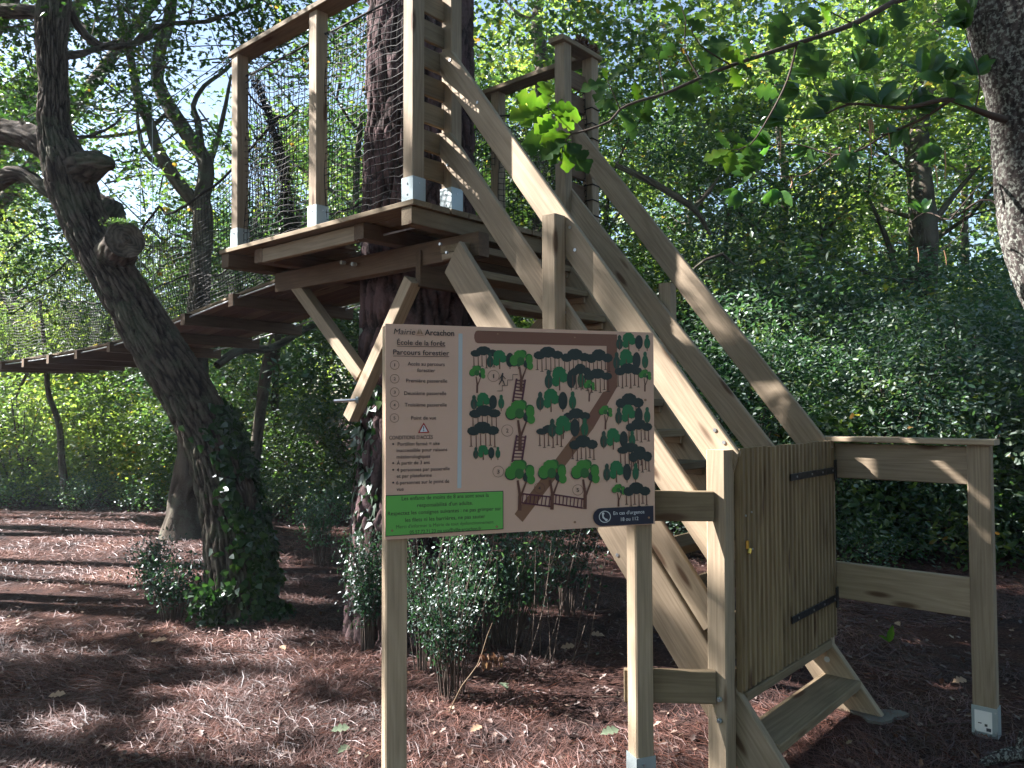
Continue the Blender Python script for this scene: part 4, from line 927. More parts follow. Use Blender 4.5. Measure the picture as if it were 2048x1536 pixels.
def make_tree(name, tubes, crown_me, bark, label, cat, group, loc=(0, 0, 0)):
    o = thing(name, Vector(loc), label, cat, group)
    obj('trunk', tubes_mesh('trunk', tubes, bark), o); 
    if crown_me is not None: obj('crown', crown_me, o)
    return o
def copy_tree(o, loc, rz, sc, label, group=None):
    c = o.copy(); COL.objects.link(c); M = Matrix.Translation(Vector(loc)) @ Matrix.Rotation(rz, 4, 'Z') @ Matrix.Diagonal((sc, sc, sc, 1)); c.matrix_basis = M; WM[c] = M
    c['label'] = label
    if group: c['group'] = group
    for ch in o.children:
        d = ch.copy(); COL.objects.link(d); d.parent = c; WM[d] = M @ WM[o].inverted() @ WM[ch]
    return c

# ================================================================== THE PINE THAT CARRIES THE PLATFORM
pc = W(TR_N, TR_S, 0); pine = thing('pine_tree', pc, 'big pine trunk with dark plated bark rising through the platform', 'tree')
Pp = [pc + Vector((-.02, 0, -.3)), pc + Vector((-.02, 0, .3)), pc + Vector((-.01, 0, 1.2)), pc + Vector((0, 0, 2.4)), pc + Vector((.01, 0, 4.5)), pc + Vector((.04, .02, 7)), pc + Vector((.1, .1, 12)), pc + Vector((.2, .1, 15))]
lo = tube_arrays(Pp[:6], [.56, .50, .455, .42, .385, .35], 230, .022, (23, 3.4, .045, 'pine'), 5)
hi = tube_arrays(Pp[5:], [.35, .27, .12], 16, .4, (6, 1, .03, 'pine'), 6)
world_obj('trunk', tubes_mesh('trunk', [lo, hi], B_PINE), pine)
random.seed(12); tb = []; tips = []
for l in range(14):
    s = pc + Vector((.12, .05, 10 + l * .36)); a = l * 2.4; d = Vector((math.cos(a), math.sin(a), .35)); e = s + d * random.uniform(1.8, 3.2); m = s.lerp(e, .5) + Z * .2
    tb.append(tube_arrays([s, m, e], [.09, .06, .02], 6, .5)); tips += [m, e, e.lerp(m, .5)]
world_obj('branches', tubes_mesh('branches', tb, B_PINE), pine)
world_obj('crown', crown_from(tips, 10, (.5, .5, .3), 40, (.16, .16, .16), .16, 'kite', L_EVER, 3, keep), pine)

# ================================================================== THE LEANING OAK ON THE LEFT
ob = hit_z(478, 1195, 0); oak = thing('leaning_oak', ob, 'thick leaning oak trunk with ivy on its right side and a sawn limb stub', 'tree')
def opath(l): return [at(x, y, d) for (x, y, d) in l]
OP = [(492, 1265, 6.15), (482, 1190, 6.2), (462, 1040, 6.25), (430, 910, 6.3), (382, 800, 6.3), (318, 700, 6.3), (258, 600, 6.3), (200, 505, 6.3), (160, 420, 6.3), (136, 345, 6.3), (111, 265, 6.3), (107, 170, 6.35), (103, 70, 6.4), (108, -10, 6.5), (112, -120, 6.7), (130, -300, 7), (100, -520, 7.4)]
OR = [.32, .26, .22, .208, .205, .198, .182, .170, .175, .185, .125, .10, .115, .125, .12, .10, .05]
T1 = tube_arrays(opath(OP), OR, 190, .022, (24, 4.6, .032, 'oak'), 8)
def limb(l, rs, k=40, seed=1, fu=7, amp=.022): return tube_arrays(opath(l), rs, k, .035, (fu + 2, 5.0, amp, 'oak'), seed)
L1 = limb([(150, 350, 6.3), (110, 305, 6.35), (60, 275, 6.4), (0, 262, 6.5), (-60, 240, 6.6), (-200, 190, 6.9)], [.14, .125, .11, .10, .09, .04], 60, 3, 8)
L2 = limb([(135, 400, 6.3), (95, 382, 6.3), (60, 355, 6.35), (20, 350, 6.4), (-30, 385, 6.5), (-100, 400, 6.6)], [.07, .055, .05, .07, .05, .02], 36, 4)
L3 = limb([(146, 350, 6.3), (178, 333, 6.22), (204, 325, 6.14), (222, 328, 6.1), (228, 330, 6.08)], [.175, .125, .078, .04, .008], 48, 5, 7, .025)
L4 = limb([(120, 40, 6.5), (70, 24, 6.5), (0, 22, 6.5), (-80, 10, 6.6)], [.06, .056, .056, .05], 30, 6)
L5 = limb([(140, 20, 6.5), (160, 60, 6.6), (200, 90, 6.8), (240, 92, 7), (290, 80, 7.2), (330, 50, 7.4), (420, 40, 7.7), (520, 5, 8)], [.03, .035, .03, .026, .024, .022, .018, .01], 14, 7)
L6 = limb([(132, 112, 6.4), (160, 108, 6.5), (200, 96, 6.7), (232, 80, 7.0)], [.035, .03, .02, .01], 12, 8)
L7 = limb([(135, 270, 6.4), (170, 274, 6.6), (205, 262, 6.9), (240, 240, 7.2)], [.018, .016, .012, .006], 10, 9)
L8 = limb([(200, 470, 6.35), (225, 430, 6.6), (205, 410, 6.9), (170, 395, 7.2)], [.12, .11, .09, .06], 40, 10)
world_obj('trunk', tubes_mesh('trunk', [T1, L1, L2, L3, L4, L5, L6, L7, L8], B_OAK), oak)
# sawn stub facing the camera
ca = at(226, 512, 6.3); cb = at(250, 479, 5.93); dirs = (cb - ca).normalized()
st = tube_arrays([ca, ca.lerp(cb, .4), ca.lerp(cb, .75), cb], [.17, .135, .132, .136], 60, .03, (8, 3, .02, 'oak'), 15)
sto = world_obj('limb_stub', tubes_mesh('limb_stub', [st], B_OAK), oak)
def cut_mat():
    m, nt, b = newmat('sawn_wood_end'); N = NT(nt); tc = N.n('ShaderNodeTexCoord').outputs['Object']
    nz = N.n('ShaderNodeTexNoise', {'Vector': tc, 'Scale': 9.0, 'Detail': 5.0}).outputs[0]
    d = N.n('ShaderNodeVectorMath', {0: tc}, operation='LENGTH').outputs['Value']
    rg_ = N.math('SINE', N.math('ADD', N.math('MULTIPLY', d, 210.0), N.math('MULTIPLY', nz, 34.0)))
    col = N.ramp(N.math('ADD', N.math('MULTIPLY', rg_, .10), nz), [(.3, (.03, .024, .02)), (.75, (.15, .125, .10))])
    nt.links.new(col, b.inputs['Base Color']); b.inputs['Roughness'].default_value = .95; nt.links.new(N.bump(nz, .8, .02), b.inputs['Normal']); return m
M_CUT = cut_mat(); MM = frame_M(cb + dirs * .004, cb + dirs * 1.0, Z)
n_ = 40; V = [(0.004, 0, 0)]; F = []
for ring in range(1, 7):
    for i in range(n_):
        a = i / n_ * 6.283; r_ = .141 * ring / 6; V.append((.012 * math.sin(a * 3 + ring) * (ring < 6) - .03 * (ring == 6) * 0, r_ * math.cos(a), r_ * math.sin(a)))
for i in range(n_): F.append((0, 1 + i, 1 + (i + 1) % n_))
for ring in range(5):
    for i in range(n_): a = 1 + ring * n_ + i; b = 1 + ring * n_ + (i + 1) % n_; F.append((a, a + n_, b + n_, b))
cf = link(bpy.data.objects.new('sawn_face', mesh('sawn_face', V, F, M_CUT, True)), MM, sto)
rg = np.random.default_rng(2); cc = np.array([tuple(cb - dirs * random.uniform(0, .16) + Z * .148 + Vector((random.gauss(0, .05), random.gauss(0, .05), -random.random() ** 2 * .04))) for _ in range(1500)])
world_obj('moss', leaves('moss', cc, unit(rg, 1500) + [0, 0, 1], unit(rg, 1500), .013, 'kite', L_OAK, rg), sto)
# ivy up the right side
pts, rad = catmull(opath(OP[:9]), OR[:9], .03); ic, idr, inn = [], [], []
rg = np.random.default_rng(11)
for _ in range(5200):
    f = rg.random() ** 1.1 * .52; i = int(f * (len(pts) - 2)); T = (pts[i + 1] - pts[i]).normalized(); ez = Vector((1, -.15, 0)); ez = (ez - T * ez.dot(T)).normalized(); ey = T.cross(ez)
    a = rg.normal() * .5 - .1; nrm = ez * math.cos(a) - ey * math.sin(a) * (1 if ey.y < 0 else -1)
    cl = fbm(np.array([f * 14.]), np.array([a * 2 + 20]), 61, 3)[0]
    if cl < .36 + .12 * rg.random(): continue
    off = rad[i] + .012 + .05 * rg.random() ** 2 * (1.5 - f); ic.append(tuple(pts[i] + nrm * off)); inn.append(tuple(nrm * 1.3 + Vector(rg.normal(size=3) * .35))); idr.append(tuple(-T * .8 + Vector(rg.normal(size=3) * .6)))
world_obj('ivy', leaves('ivy', np.array(ic), np.array(idr), np.array(inn), .062, 'ivy', L_IVY, rg), oak)
# ivy on the pine foot
rg = np.random.default_rng(12); n = 1500; z = rg.random(n) ** 1.2 * 2.2; a = math.pi * 1.08 + rg.normal(size=n) * .5; k = fbm(z * 3, a * 3, 5, 3) > .42; z = z[k]; a = a[k]; n = len(z)
c = np.stack([pc.x + np.cos(a) * (.50 - .03 * z), pc.y + np.sin(a) * (.50 - .03 * z), z], -1); nn = np.stack([np.cos(a), np.sin(a), z * 0 + .2], -1) + rg.normal(size=(n, 3)) * .3
D = np.stack([a * 0, a * 0, a * 0 - 1], -1) + rg.normal(size=(n, 3)) * .5
world_obj('ivy', leaves('ivy', c, D, nn, .06, 'ivy', L_IVY, rg), pine)
# oak's own crown at the top left, plus unseen clumps added overhead
random.seed(4); tp = []
for (x, y, d) in ((0, 120, 7.5), (60, 60, 7), (180, 40, 7.2), (260, 10, 7.5), (340, 30, 7.8), (420, 20, 8), (30, 180, 8), (20, 420, 7.6), (10, 520, 7.8), (60, 460, 7.9), (-60, 300, 7), (200, 240, 8), (240, 190, 8.6), (90, 500, 8.2), (480, 60, 8.4), (150, 130, 7.6), (0, 20, 7), (560, 10, 8.2), (0, 340, 8), (640, 30, 8.8)):
    for _ in range(3): tp.append(at(x, y, d) + Vector((random.gauss(0, .35), random.gauss(0, .4), random.gauss(0, .2))))
for _ in range(60): tp.append(at(random.uniform(-300, 700), random.uniform(-900, -60), random.uniform(5.5, 9.5)))
HOLES = [(140, 258, 95, 160), (135, 215, 245, 330), (400, 450, 60, 120), (395, 452, 190, 240)]
def in_hole(p):
    r = p - Vector((0, 0, H_EYE)); d = r.dot(FWD); x = 1024 + FPX * r.dot(RIGHT) / d; y = 768 - FPX * r.dot(UPV) / d
    return any(a - 15 < x < b + 15 and c_ - 15 < y < e + 15 for a, b, c_, e in HOLES)
for _ in range(190): tp.append(Vector((random.uniform(-6, .5), random.uniform(1.5, 8.5), random.uniform(7.2, 10.5))))  # clumps added overhead to hold back sky light
tp = [p for p in tp if not in_hole(p)]
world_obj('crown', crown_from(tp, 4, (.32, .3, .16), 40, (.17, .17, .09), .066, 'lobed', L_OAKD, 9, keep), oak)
def twigs(name, tp, n, parent, L=.9, r=.007):
    tb = []
    for _ in range(n):
        p = Vector(random.choice(tp)); d = Vector((random.gauss(0, 1), random.gauss(0, .7), random.gauss(.1, .45))).normalized() * random.uniform(.5, 1) * L; q = p + d; tb.append(tube_arrays([p - d, p - d * .3 + Z * random.gauss(0, .1), p + d * .3 + Z * random.gauss(0, .1), q], [r, r * .8, r * .5, r * .2], 5, .2))
    tag(world_obj(name, tubes_mesh(name, tb, B_FAR), parent), kind='stuff')
twigs('twigs', tp[:60], 80, oak)

# ================================================================== UNSEEN TREES ADDED TO THE LEFT (their crowns shade the clearing)
def shade_tree(i, u1, u2, t, ru, n, label):
    c = Vector((0, 0, 0)) + A1 * u1 + A2 * u2 + SUN * t; base = Vector((min(c.x - .6, -.78 * c.y - 1), c.y + .3, 0)); random.seed(100 + i); rg = np.random.default_rng(100 + i)
    tb = [tube_arrays([base + Z * -.2, base.lerp(c, .5) + Vector((.3, -.2, -c.z * .05)), c], [.13, .11, .06], 9, .4, (6, 1, .03, 'oak'), i)]; tips = []
    for l in range(26):
        d = Vector(tuple(rg.normal(size=3))); d.normalize(); e = c + Vector((d.x * ru * .95, d.y * ru, d.z * ru * .7)) * random.uniform(.6, 1.0); m = c.lerp(e, .5) + Z * .15
        tb.append(tube_arrays([c - Z * .3, m, e], [.06, .035, .008], 5, .5)); tips += [m, e, e.lerp(m, .5), c.lerp(m, .6)]
    def inside(t_): 
        V_ = t_[0]; return (~keep(V_)).mean() > .04
    best = None
    for _ in range(14):
        bs = base + Vector((random.gauss(0, .6), random.gauss(0, .6), 0)); t_ = tube_arrays([bs + Z * -.2, bs.lerp(c, .5) + Vector((random.gauss(0, .3), random.gauss(0, .3), -c.z * .05)), c], [.13, .11, .06], 9, .4, (6, 1, .03, 'oak'), i); vv_ = t_[0] - [0, 0, H_EYE]; m_ = (~keep(t_[0])).mean() + 5 * ((vv_[:, 0] > -.70 * vv_[:, 1]) & (vv_[:, 2] < .6 * vv_[:, 1])).mean()
        if best is None or m_ < best[0]: best = (m_, t_)
    tb = [best[1]] + [t_ for t_ in tb[1:] if not inside(t_)]
    crown = crown_from(tips, 3, (.5, .5, .35), n, (.2, .2, .1), .12, 'kite', L_OAK, 300 + i, keep)
    o = thing('shade_oak', base, label, 'tree', 'unseen shade oaks added left of the clearing'); world_obj('trunk', tubes_mesh('trunk', tb, B_FAR), o); world_obj('crown', crown, o)
i = 0
for u1 in (-1, 2.2, 5.4, 8.6, 11.8):
    pass
SH = []
for a, u1 in enumerate((1.0, 3.6, 6.2, 8.8, 11.4)):
    for b, u2 in enumerate((-2.2, .9, 4.0, 6.6)):
        SH.append((u1 * (1 if A1.y > 0 else -1) + random.uniform(-.3, .3), u2, 12.5 + 1.6 * ((a + b) % 3)))
for i, (u1, u2, t) in enumerate(SH):
    shade_tree(i, u1, u2, t, 1.85, 17, 'unseen oak added left of the clearing to shade it')

# ================================================================== BACKGROUND WOOD
# the many-stemmed oak behind the bridge
mo = thing('forked_oak', at(372, 1045, 10.2), 'forked oak with a pale foot standing behind the footbridge', 'tree')
def bl(l, rs, k=16, step=.12, seed=1): return tube_arrays([at(*q) for q in l], rs, k, step, (6, 1.6, rs[0] * .12, 'oak'), seed)
tb = [bl([(368, 1075, 10), (372, 1000, 10), (382, 900, 10), (388, 780, 10), (394, 680, 10), (400, 560, 10.1), (406, 440, 10.2), (402, 400, 10.2)], [.30, .21, .17, .16, .15, .13, .12, .11], 24),
    bl([(404, 420, 10.2), (360, 370, 10.2), (318, 305, 10.2), (300, 250, 10.3), (278, 200, 10.3), (268, 146, 10.4), (255, 95, 10.4), (240, 20, 10.5)], [.10, .09, .08, .07, .065, .055, .05, .04]),
    bl([(402, 400, 10.2), (412, 330, 10.3), (375, 270, 10.4), (340, 215, 10.4), (315, 160, 10.5), (322, 90, 10.5), (338, 40, 10.6), (350, -60, 10.8)], [.11, .10, .10, .095, .085, .085, .08, .06]),
    bl([(408, 345, 10.3), (395, 240, 10.5), (386, 212, 10.6), (408, 172, 10.7), (453, 138, 10.9), (500, 80, 11)], [.06, .045, .035, .03, .025, .015]),
    bl([(412, 340, 10.3), (432, 290, 10.4), (450, 215, 10.5), (462, 150, 10.6)], [.05, .035, .028, .018]),
    bl([(332, 60, 10.6), (300, 55, 10.7), (255, 100, 10.9), (225, 88, 11), (180, 60, 11.1), (120, 10, 11.3)], [.05, .045, .04, .035, .03, .02]),
    bl([(318, 330, 10.2), (288, 300, 10.2), (275, 240, 10.1), (277, 200, 10.1)], [.04, .035, .02, .01]),
    bl([(345, 215, 10.4), (300, 255, 10.5), (240, 270, 10.7), (180, 275, 10.9)], [.03, .03, .025, .015])]
world_obj('trunk', tubes_mesh('trunk', tb, B_FAR), mo)
random.seed(6); tp = []
for (x, y, d) in ((230, 60, 10.4), (180, 90, 11), (300, 20, 10.6), (360, 40, 10.8), (430, 120, 10.9), (470, 180, 10.8), (500, 90, 11), (250, 210, 10.4), (210, 280, 10.9), (330, 300, 10.1), (430, 260, 10.5), (380, 130, 10.7), (450, 320, 10.6), (540, 60, 11.2), (170, 230, 11), (260, 330, 10.6), (350, 420, 10.6), (290, 520, 11)):
    for _ in range(2): tp.append(at(x, y, d) + Vector((random.gauss(0, .4), random.gauss(0, .5), random.gauss(0, .25))))
tp = [p for p in tp if not in_hole(p)]
world_obj('crown', crown_from(tp, 3, (.36, .4, .22), 34, (.18, .2, .1), .085, 'lobed', L_OAK, 19), mo)
twigs('twigs', tp, 70, mo, 1.1, .012)
so = thing('slender_tree', at(508, 985, 12), 'slender slanting tree trunk between the leaning oak and the pine', 'tree')
world_obj('trunk', tubes_mesh('trunk', [bl([(505, 1000, 11.5), (508, 930, 11.5), (520, 830, 11.5), (535, 730, 11.5), (558, 650, 11.6), (575, 560, 11.8), (600, 420, 12)], [.10, .085, .08, .085, .08, .07, .05]), bl([(434, 731, 9.8), (480, 700, 10.2), (542, 696, 10.8), (600, 664, 11.4), (650, 640, 12)], [.05, .06, .055, .05, .03])], B_FAR), so)
random.seed(8); tp = [at(x, y, 11.8) + Vector((random.gauss(0, .4), random.gauss(0, .5), random.gauss(0, .3))) for (x, y) in ((600, 660), (640, 700), (660, 760), (610, 560), (640, 820), (590, 480), (680, 640), (560, 420), (650, 900), (600, 740))  for _ in range(3)]
world_obj('crown', crown_from(tp, 3, (.3, .4, .2), 24, (.2, .2, .12), .11, 'kite', L_EVER, 29), so)
lt = thing('thin_tree', at(128, 990, 13), 'thin dark tree bent over the sunlit bushes at the far left', 'tree')
world_obj('trunk', tubes_mesh('trunk', [bl([(132, 990, 13), (124, 930, 13), (118, 850, 13), (98, 790, 13), (92, 730, 13), (80, 600, 13.2)], [.08, .055, .05, .045, .04, .02]), bl([(95, 745, 13), (60, 740, 13.2), (30, 800, 13.4)], [.035, .03, .015])], B_FAR), lt)
tp = [at(x, y, 13) for (x, y) in ((60, 740), (110, 700), (30, 690), (80, 640), (150, 760), (20, 780), (120, 830))]
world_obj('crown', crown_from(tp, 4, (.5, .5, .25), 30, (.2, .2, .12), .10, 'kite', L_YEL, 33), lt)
rt = thing('wood_tree', at(1855, 900, 13), 'dark upright trunk among the trees behind the evergreen shrubs', 'tree')
world_obj('trunk', tubes_mesh('trunk', [bl([(1860, 1000, 12), (1856, 800, 12), (1848, 600, 12), (1850, 450, 12), (1838, 300, 12.2), (1850, 150, 12.4), (1880, 0, 12.6), (1900, -200, 13)], [.22, .2, .19, .18, .16, .13, .1, .05]),
    bl([(1848, 620, 12), (1800, 560, 12.2), (1770, 470, 12.4), (1730, 380, 12.6)], [.07, .05, .04, .02]), bl([(1850, 470, 12), (1900, 400, 12), (1960, 330, 12.2)], [.06, .045, .02])], B_FAR), rt)
ct_ = thing('wood_tree', at(1080, 900, 13.5), 'bare forking limb seen above the corner cap of the platform', 'tree')
world_obj('trunk', tubes_mesh('trunk', [bl([(1075, 1000, 13.5), (1090, 700, 13.5), (1080, 400, 13.5), (1084, 130, 13.5), (1074, 60, 13.5), (1080, -10, 13.5), (1095, -150, 13.6)], [.24, .2, .16, .12, .10, .09, .05]), bl([(1078, 40, 13.5), (1040, 30, 13.6), (1000, -10, 13.8)], [.04, .03, .015]),
    bl([(1230, 330, 11), (1290, 357, 11), (1363, 400, 11), (1395, 425, 11), (1420, 470, 11.2)], [.035, .05, .05, .04, .02]), bl([(1385, 420, 11), (1420, 380, 11), (1440, 350, 11)], [.04, .03, .01]),
    bl([(1380, 545, 9.6), (1410, 520, 9.6), (1445, 508, 9.6), (1470, 530, 9.6)], [.012, .02, .022, .012])], B_FAR), ct_)
random.seed(41); tp = [at(random.uniform(900, 1420), random.uniform(-160, 210) , random.uniform(9.5, 12.5)) for _ in range(46)]
world_obj('crown', crown_from(tp, 3, (.35, .4, .2), 38, (.18, .2, .1), .11, 'lobed', L_OAK, 71), ct_)
tp = [at(x, y, random.uniform(9.5, 12)) for (x, y) in [(random.uniform(1380, 2050), random.uniform(-200, 240)) for _ in range(64)]]
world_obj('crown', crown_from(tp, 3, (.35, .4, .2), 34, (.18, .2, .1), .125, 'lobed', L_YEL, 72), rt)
# copies of generated trees
protos = []
def proto(seed, H, r0, cr, nl, bole, mat, per, size, kind, name, fs=(.28, .28, .14)):
    tb, tips = skeleton(H, r0, cr, 0, seed, nl, bole)
    me = crown_from(tips, 3, (.45, .45, .28), int(per * .82), fs, size, kind, mat, seed + 50)
    return tb, me, name
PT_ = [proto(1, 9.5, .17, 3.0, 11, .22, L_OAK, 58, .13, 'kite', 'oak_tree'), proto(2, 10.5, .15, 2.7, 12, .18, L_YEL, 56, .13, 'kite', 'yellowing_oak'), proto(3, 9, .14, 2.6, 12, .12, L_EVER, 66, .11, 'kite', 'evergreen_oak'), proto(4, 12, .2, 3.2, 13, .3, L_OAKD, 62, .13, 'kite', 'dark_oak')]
LB = ['leafy green oak in the wood behind the clearing', 'yellowing oak in the wood behind the clearing', 'dense evergreen oak in the wood behind the clearing', 'tall dark oak in the wood behind the clearing']
first = {}
LS = ['leafy green oak', 'yellowing oak', 'dense evergreen oak', 'tall dark oak']
def place(v, x, y, sc, rz):
    tb, me, nm = PT_[v]; grp = ('green oaks', 'yellowing oaks', 'evergreen oaks', 'tall dark oaks')[v] + ' of the wood behind the clearing'
    if v not in first:
        o = make_tree(nm, tb, me, B_FAR, uniq(LS[v] + ' ' + where(x, y), sc), 'tree', grp); first[v] = o; M = Matrix.Translation((x, y, 0)) @ Matrix.Rotation(rz, 4, 'Z') @ Matrix.Diagonal((sc, sc, sc, 1)); o.matrix_basis = M; WM[o] = M
        for ch in o.children: WM[ch] = M @ WM[ch]
    else: copy_tree(first[v], (x, y, 0), rz, sc, uniq(LS[v] + ' ' + where(x, y), sc), grp)
def where(x, y):
    px = 1024 + FPX * x / max(y, .1)
    if y < 0 or px < -250 or px > 2300: return 'outside the view'
    for lim, t in ((90, 'beyond the far end of the footbridge'), (330, 'behind the leaning oak'), (520, 'under the footbridge'), (720, 'left of the pine trunk'), (960, 'behind the pine trunk'), (1160, 'behind the top of the staircase'), (1400, 'behind the middle of the far handrail'), (1650, 'behind the gate'), (1950, 'behind the side barrier'), (3000, 'behind the lichened trunk')):
        if px < lim: break
    return t + (', front row' if y < 12.5 else ', middle row' if y < 16.5 else ', back row' if y < 21 else ', deepest row')
USED = {}
def uniq(label, sc):
    if label in USED: label = label + (', the larger one' if sc > USED[label] else ', the smaller one') if 'outside' not in label else label
    else: USED[label] = sc
    return label
random.seed(21)
TREES = [(1, -9.8, 15.5, .55), (1, -7.6, 15.6, .52), (0, -5.6, 15.2, .6), (2, -4.1, 13.8, .62), (0, -2.6, 14.6, .9), (0, -1.0, 13.2, .8), (1, .6, 15.0, .9), (0, 2.0, 13.8, .85), (2, 3.6, 12.6, .75), (0, 5.0, 14.4, .9), (1, 6.8, 13.8, .95), (2, 8.4, 12.2, .7), (1, 10, 14, .95),
    (1, -12.5, 18.5, .8), (0, -9.4, 18.2, .6), (3, -6.8, 19.5, .6), (1, -4.3, 18.2, .8), (3, -1.8, 18.4, .9), (0, 1.2, 18.8, .95), (3, 4.2, 18.6, .9), (1, 7.2, 18.4, 1.0), (0, 10.6, 18.2, 1.05),
    (3, -17, 22, .9), (0, -9.5, 24, .7), (3, -4.5, 24.5, .95), (0, 0, 24, 1.1), (1, 5.5, 24, 1.1), (3, 11.5, 23.5, 1.15), (0, 14, 9, .9)]
for (v, x, y, sc) in TREES: place(v, x + random.uniform(-.3, .3), y + random.uniform(-.3, .3), sc * random.uniform(.94, 1.06), random.random() * 6.28)
for (v, x, y, sc) in ((0, -6.5, -3.5, .9), (2, -2.5, -6, 1.0), (0, 2.5, -6.5, 1.0), (3, 6.5, -4, .9), (0, 9, 1.5, .9), (3, 0, -11, 1.2), (1, -7, -9, 1.1), (3, 7, -10, 1.1)): place(v, x, y, sc, random.random() * 6.28)  # unseen trees added around the camera to cut the open sky light
# shrubs: stems and dense leaves from the ground up
def shrub_proto(seed, H, rad, n, per, mat, size, kind, fs=(.16, .16, .11), up=.7):
    rg = np.random.default_rng(seed); random.seed(seed); tb = []; tips = []
    for i in range(12):
        a = random.random() * 6.28; l = random.uniform(.3, 1.0); e = Vector((math.cos(a) * rad * l, math.sin(a) * rad * l, H * random.uniform(.55, 1.0) * (1.05 - .35 * l))); m = Vector((e.x * .4, e.y * .4, e.z * .5))
        tb.append(tube_arrays([Vector((e.x * .1, e.y * .1, -.05)), m, e], [.03, .02, .006], 5, .3))
    t = rg.random((n, 3)); a = t[:, 0] * 6.283; rr = rad * np.sqrt(t[:, 1]); zz = .08 + t[:, 2] ** .8 * H * (1.05 - .4 * (rr / rad) ** 2)
    c = np.stack([np.cos(a) * rr, np.sin(a) * rr, zz], -1)
    return tb, foliage('leaves', c, per, fs, size, kind, mat, rg, up)
def place_shrub(first_, pr, x, y, sc, rz, label, grp, nm, cat='shrub', scz=1.0):
    label = uniq(label + ' ' + where(x, y), sc)
    if first_[0] is None:
        o = thing(nm, Vector((0, 0, 0)), label, cat, grp); obj('stems', tubes_mesh('stems', pr[0], B_TWIG), o); obj('leaves', pr[1], o); first_[0] = o; M = Matrix.Translation((x, y, gzf(x, y))) @ Matrix.Rotation(rz, 4, 'Z') @ Matrix.Diagonal((sc, sc, sc * scz, 1)); o.matrix_basis = M; WM[o] = M
        for ch in o.children: WM[ch] = M @ WM[ch]
    else: o = copy_tree(first_[0], (x, y, gzf(x, y)), rz, sc, label, grp)
    return o
pe = shrub_proto(31, 3.4, 1.35, 560, 24, L_EVER, .075, 'oval', (.17, .17, .10)); f1 = [None]
for (x, y, sc) in ((2.9, 9.6, .85), (4.3, 9.0, .8), (5.6, 9.3, .95), (7.0, 8.6, .85), (3.8, 11.2, 1.15), (5.6, 11.4, 1.1), (7.4, 10.6, 1.1), (1.6, 11.2, .9), (9.2, 9.6, 1.0)): place_shrub(f1, pe, x, y, sc, random.random() * 6.28, 'large dark evergreen shrub', 'evergreen shrubs behind the gate', 'evergreen_shrub')
pl = shrub_proto(32, 2.4, 1.3, 420, 24, L_OAK, .085, 'kite'); f2 = [None]
for (x, y, sc) in ((-1.3, 12.2, .8), (-.2, 12.0, .85), (.9, 11.9, .9), (-2.4, 12.6, .8), (-3.4, 12.4, .65), (-.9, 13.5, 1.1), (-5.0, 13.2, .85)): place_shrub(f2, pl, x, y, sc, random.random() * 6.28, 'mid green shrub', 'green shrubs at the far edge', 'green_shrub')
pg = shrub_proto(36, 2.0, .8, 200, 22, L_OAK, .11, 'oval', (.2, .2, .12)); f5 = [None]
for (x, y, sc) in ((3.5, 8.6, .8), (4.6, 8.35, .65), (6.0, 7.9, .9), (7.2, 7.7, .7), (2.7, 9.0, .6), (5.3, 8.7, 1.0)): place_shrub(f5, pg, x, y, sc, random.random() * 6.28, 'light leaved sapling before the evergreen shrubs', 'light saplings before the evergreen shrubs', 'sapling', 'sapling')
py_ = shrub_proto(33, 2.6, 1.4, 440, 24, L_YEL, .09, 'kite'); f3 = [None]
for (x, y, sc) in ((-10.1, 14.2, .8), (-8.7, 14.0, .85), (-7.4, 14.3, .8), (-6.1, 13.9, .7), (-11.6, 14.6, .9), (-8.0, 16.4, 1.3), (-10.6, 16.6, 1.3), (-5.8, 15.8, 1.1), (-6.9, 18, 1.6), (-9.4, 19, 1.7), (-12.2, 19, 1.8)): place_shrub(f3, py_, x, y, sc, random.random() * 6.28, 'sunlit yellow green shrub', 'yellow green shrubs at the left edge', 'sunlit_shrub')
pw = shrub_proto(34, .9, .9, 160, 20, L_EVER, .06, 'kite'); f4 = [None]
for (x, y, sc) in ((-8.2, 13.3, .6), (-7.0, 13.1, .6), (-5.6, 12.9, .7), (-4.6, 12.4, .7), (-9.9, 13.5, .6), (-3.6, 11.9, .7), (-2.6, 11.7, .8), (-1.6, 11.3, .8), (-.6, 11.2, .8), (.4, 11.0, .9), (3.4, 8.2, .6), (2.6, 8.8, .8)): place_shrub(f4, pw, x, y, sc, random.random() * 6.28, 'low dark undergrowth bush', 'low bushes at the foot of the wood', 'low_bush', 'bush')
# far-off wood that closes the view
rg = np.random.default_rng(77); n = 2600; a = R(20) + rg.random(n) * R(140); d = 29 + 5 * rg.random(n); hmax = 6.5 + 4.5 * fbm(a * 6 + 3, a * 0, 3, 3) - 4 * (np.abs(a - 2.02) < .14); z = rg.random(n) * hmax
c = np.stack([np.cos(a) * d, np.sin(a) * d, z], -1); tag(world_obj('distant_woods', foliage('distant_woods', c, 16, (.5, .5, .4), .34, 'kite', L_OAK, rg)), 'distant green woods closing the view', None, None, 'stuff')

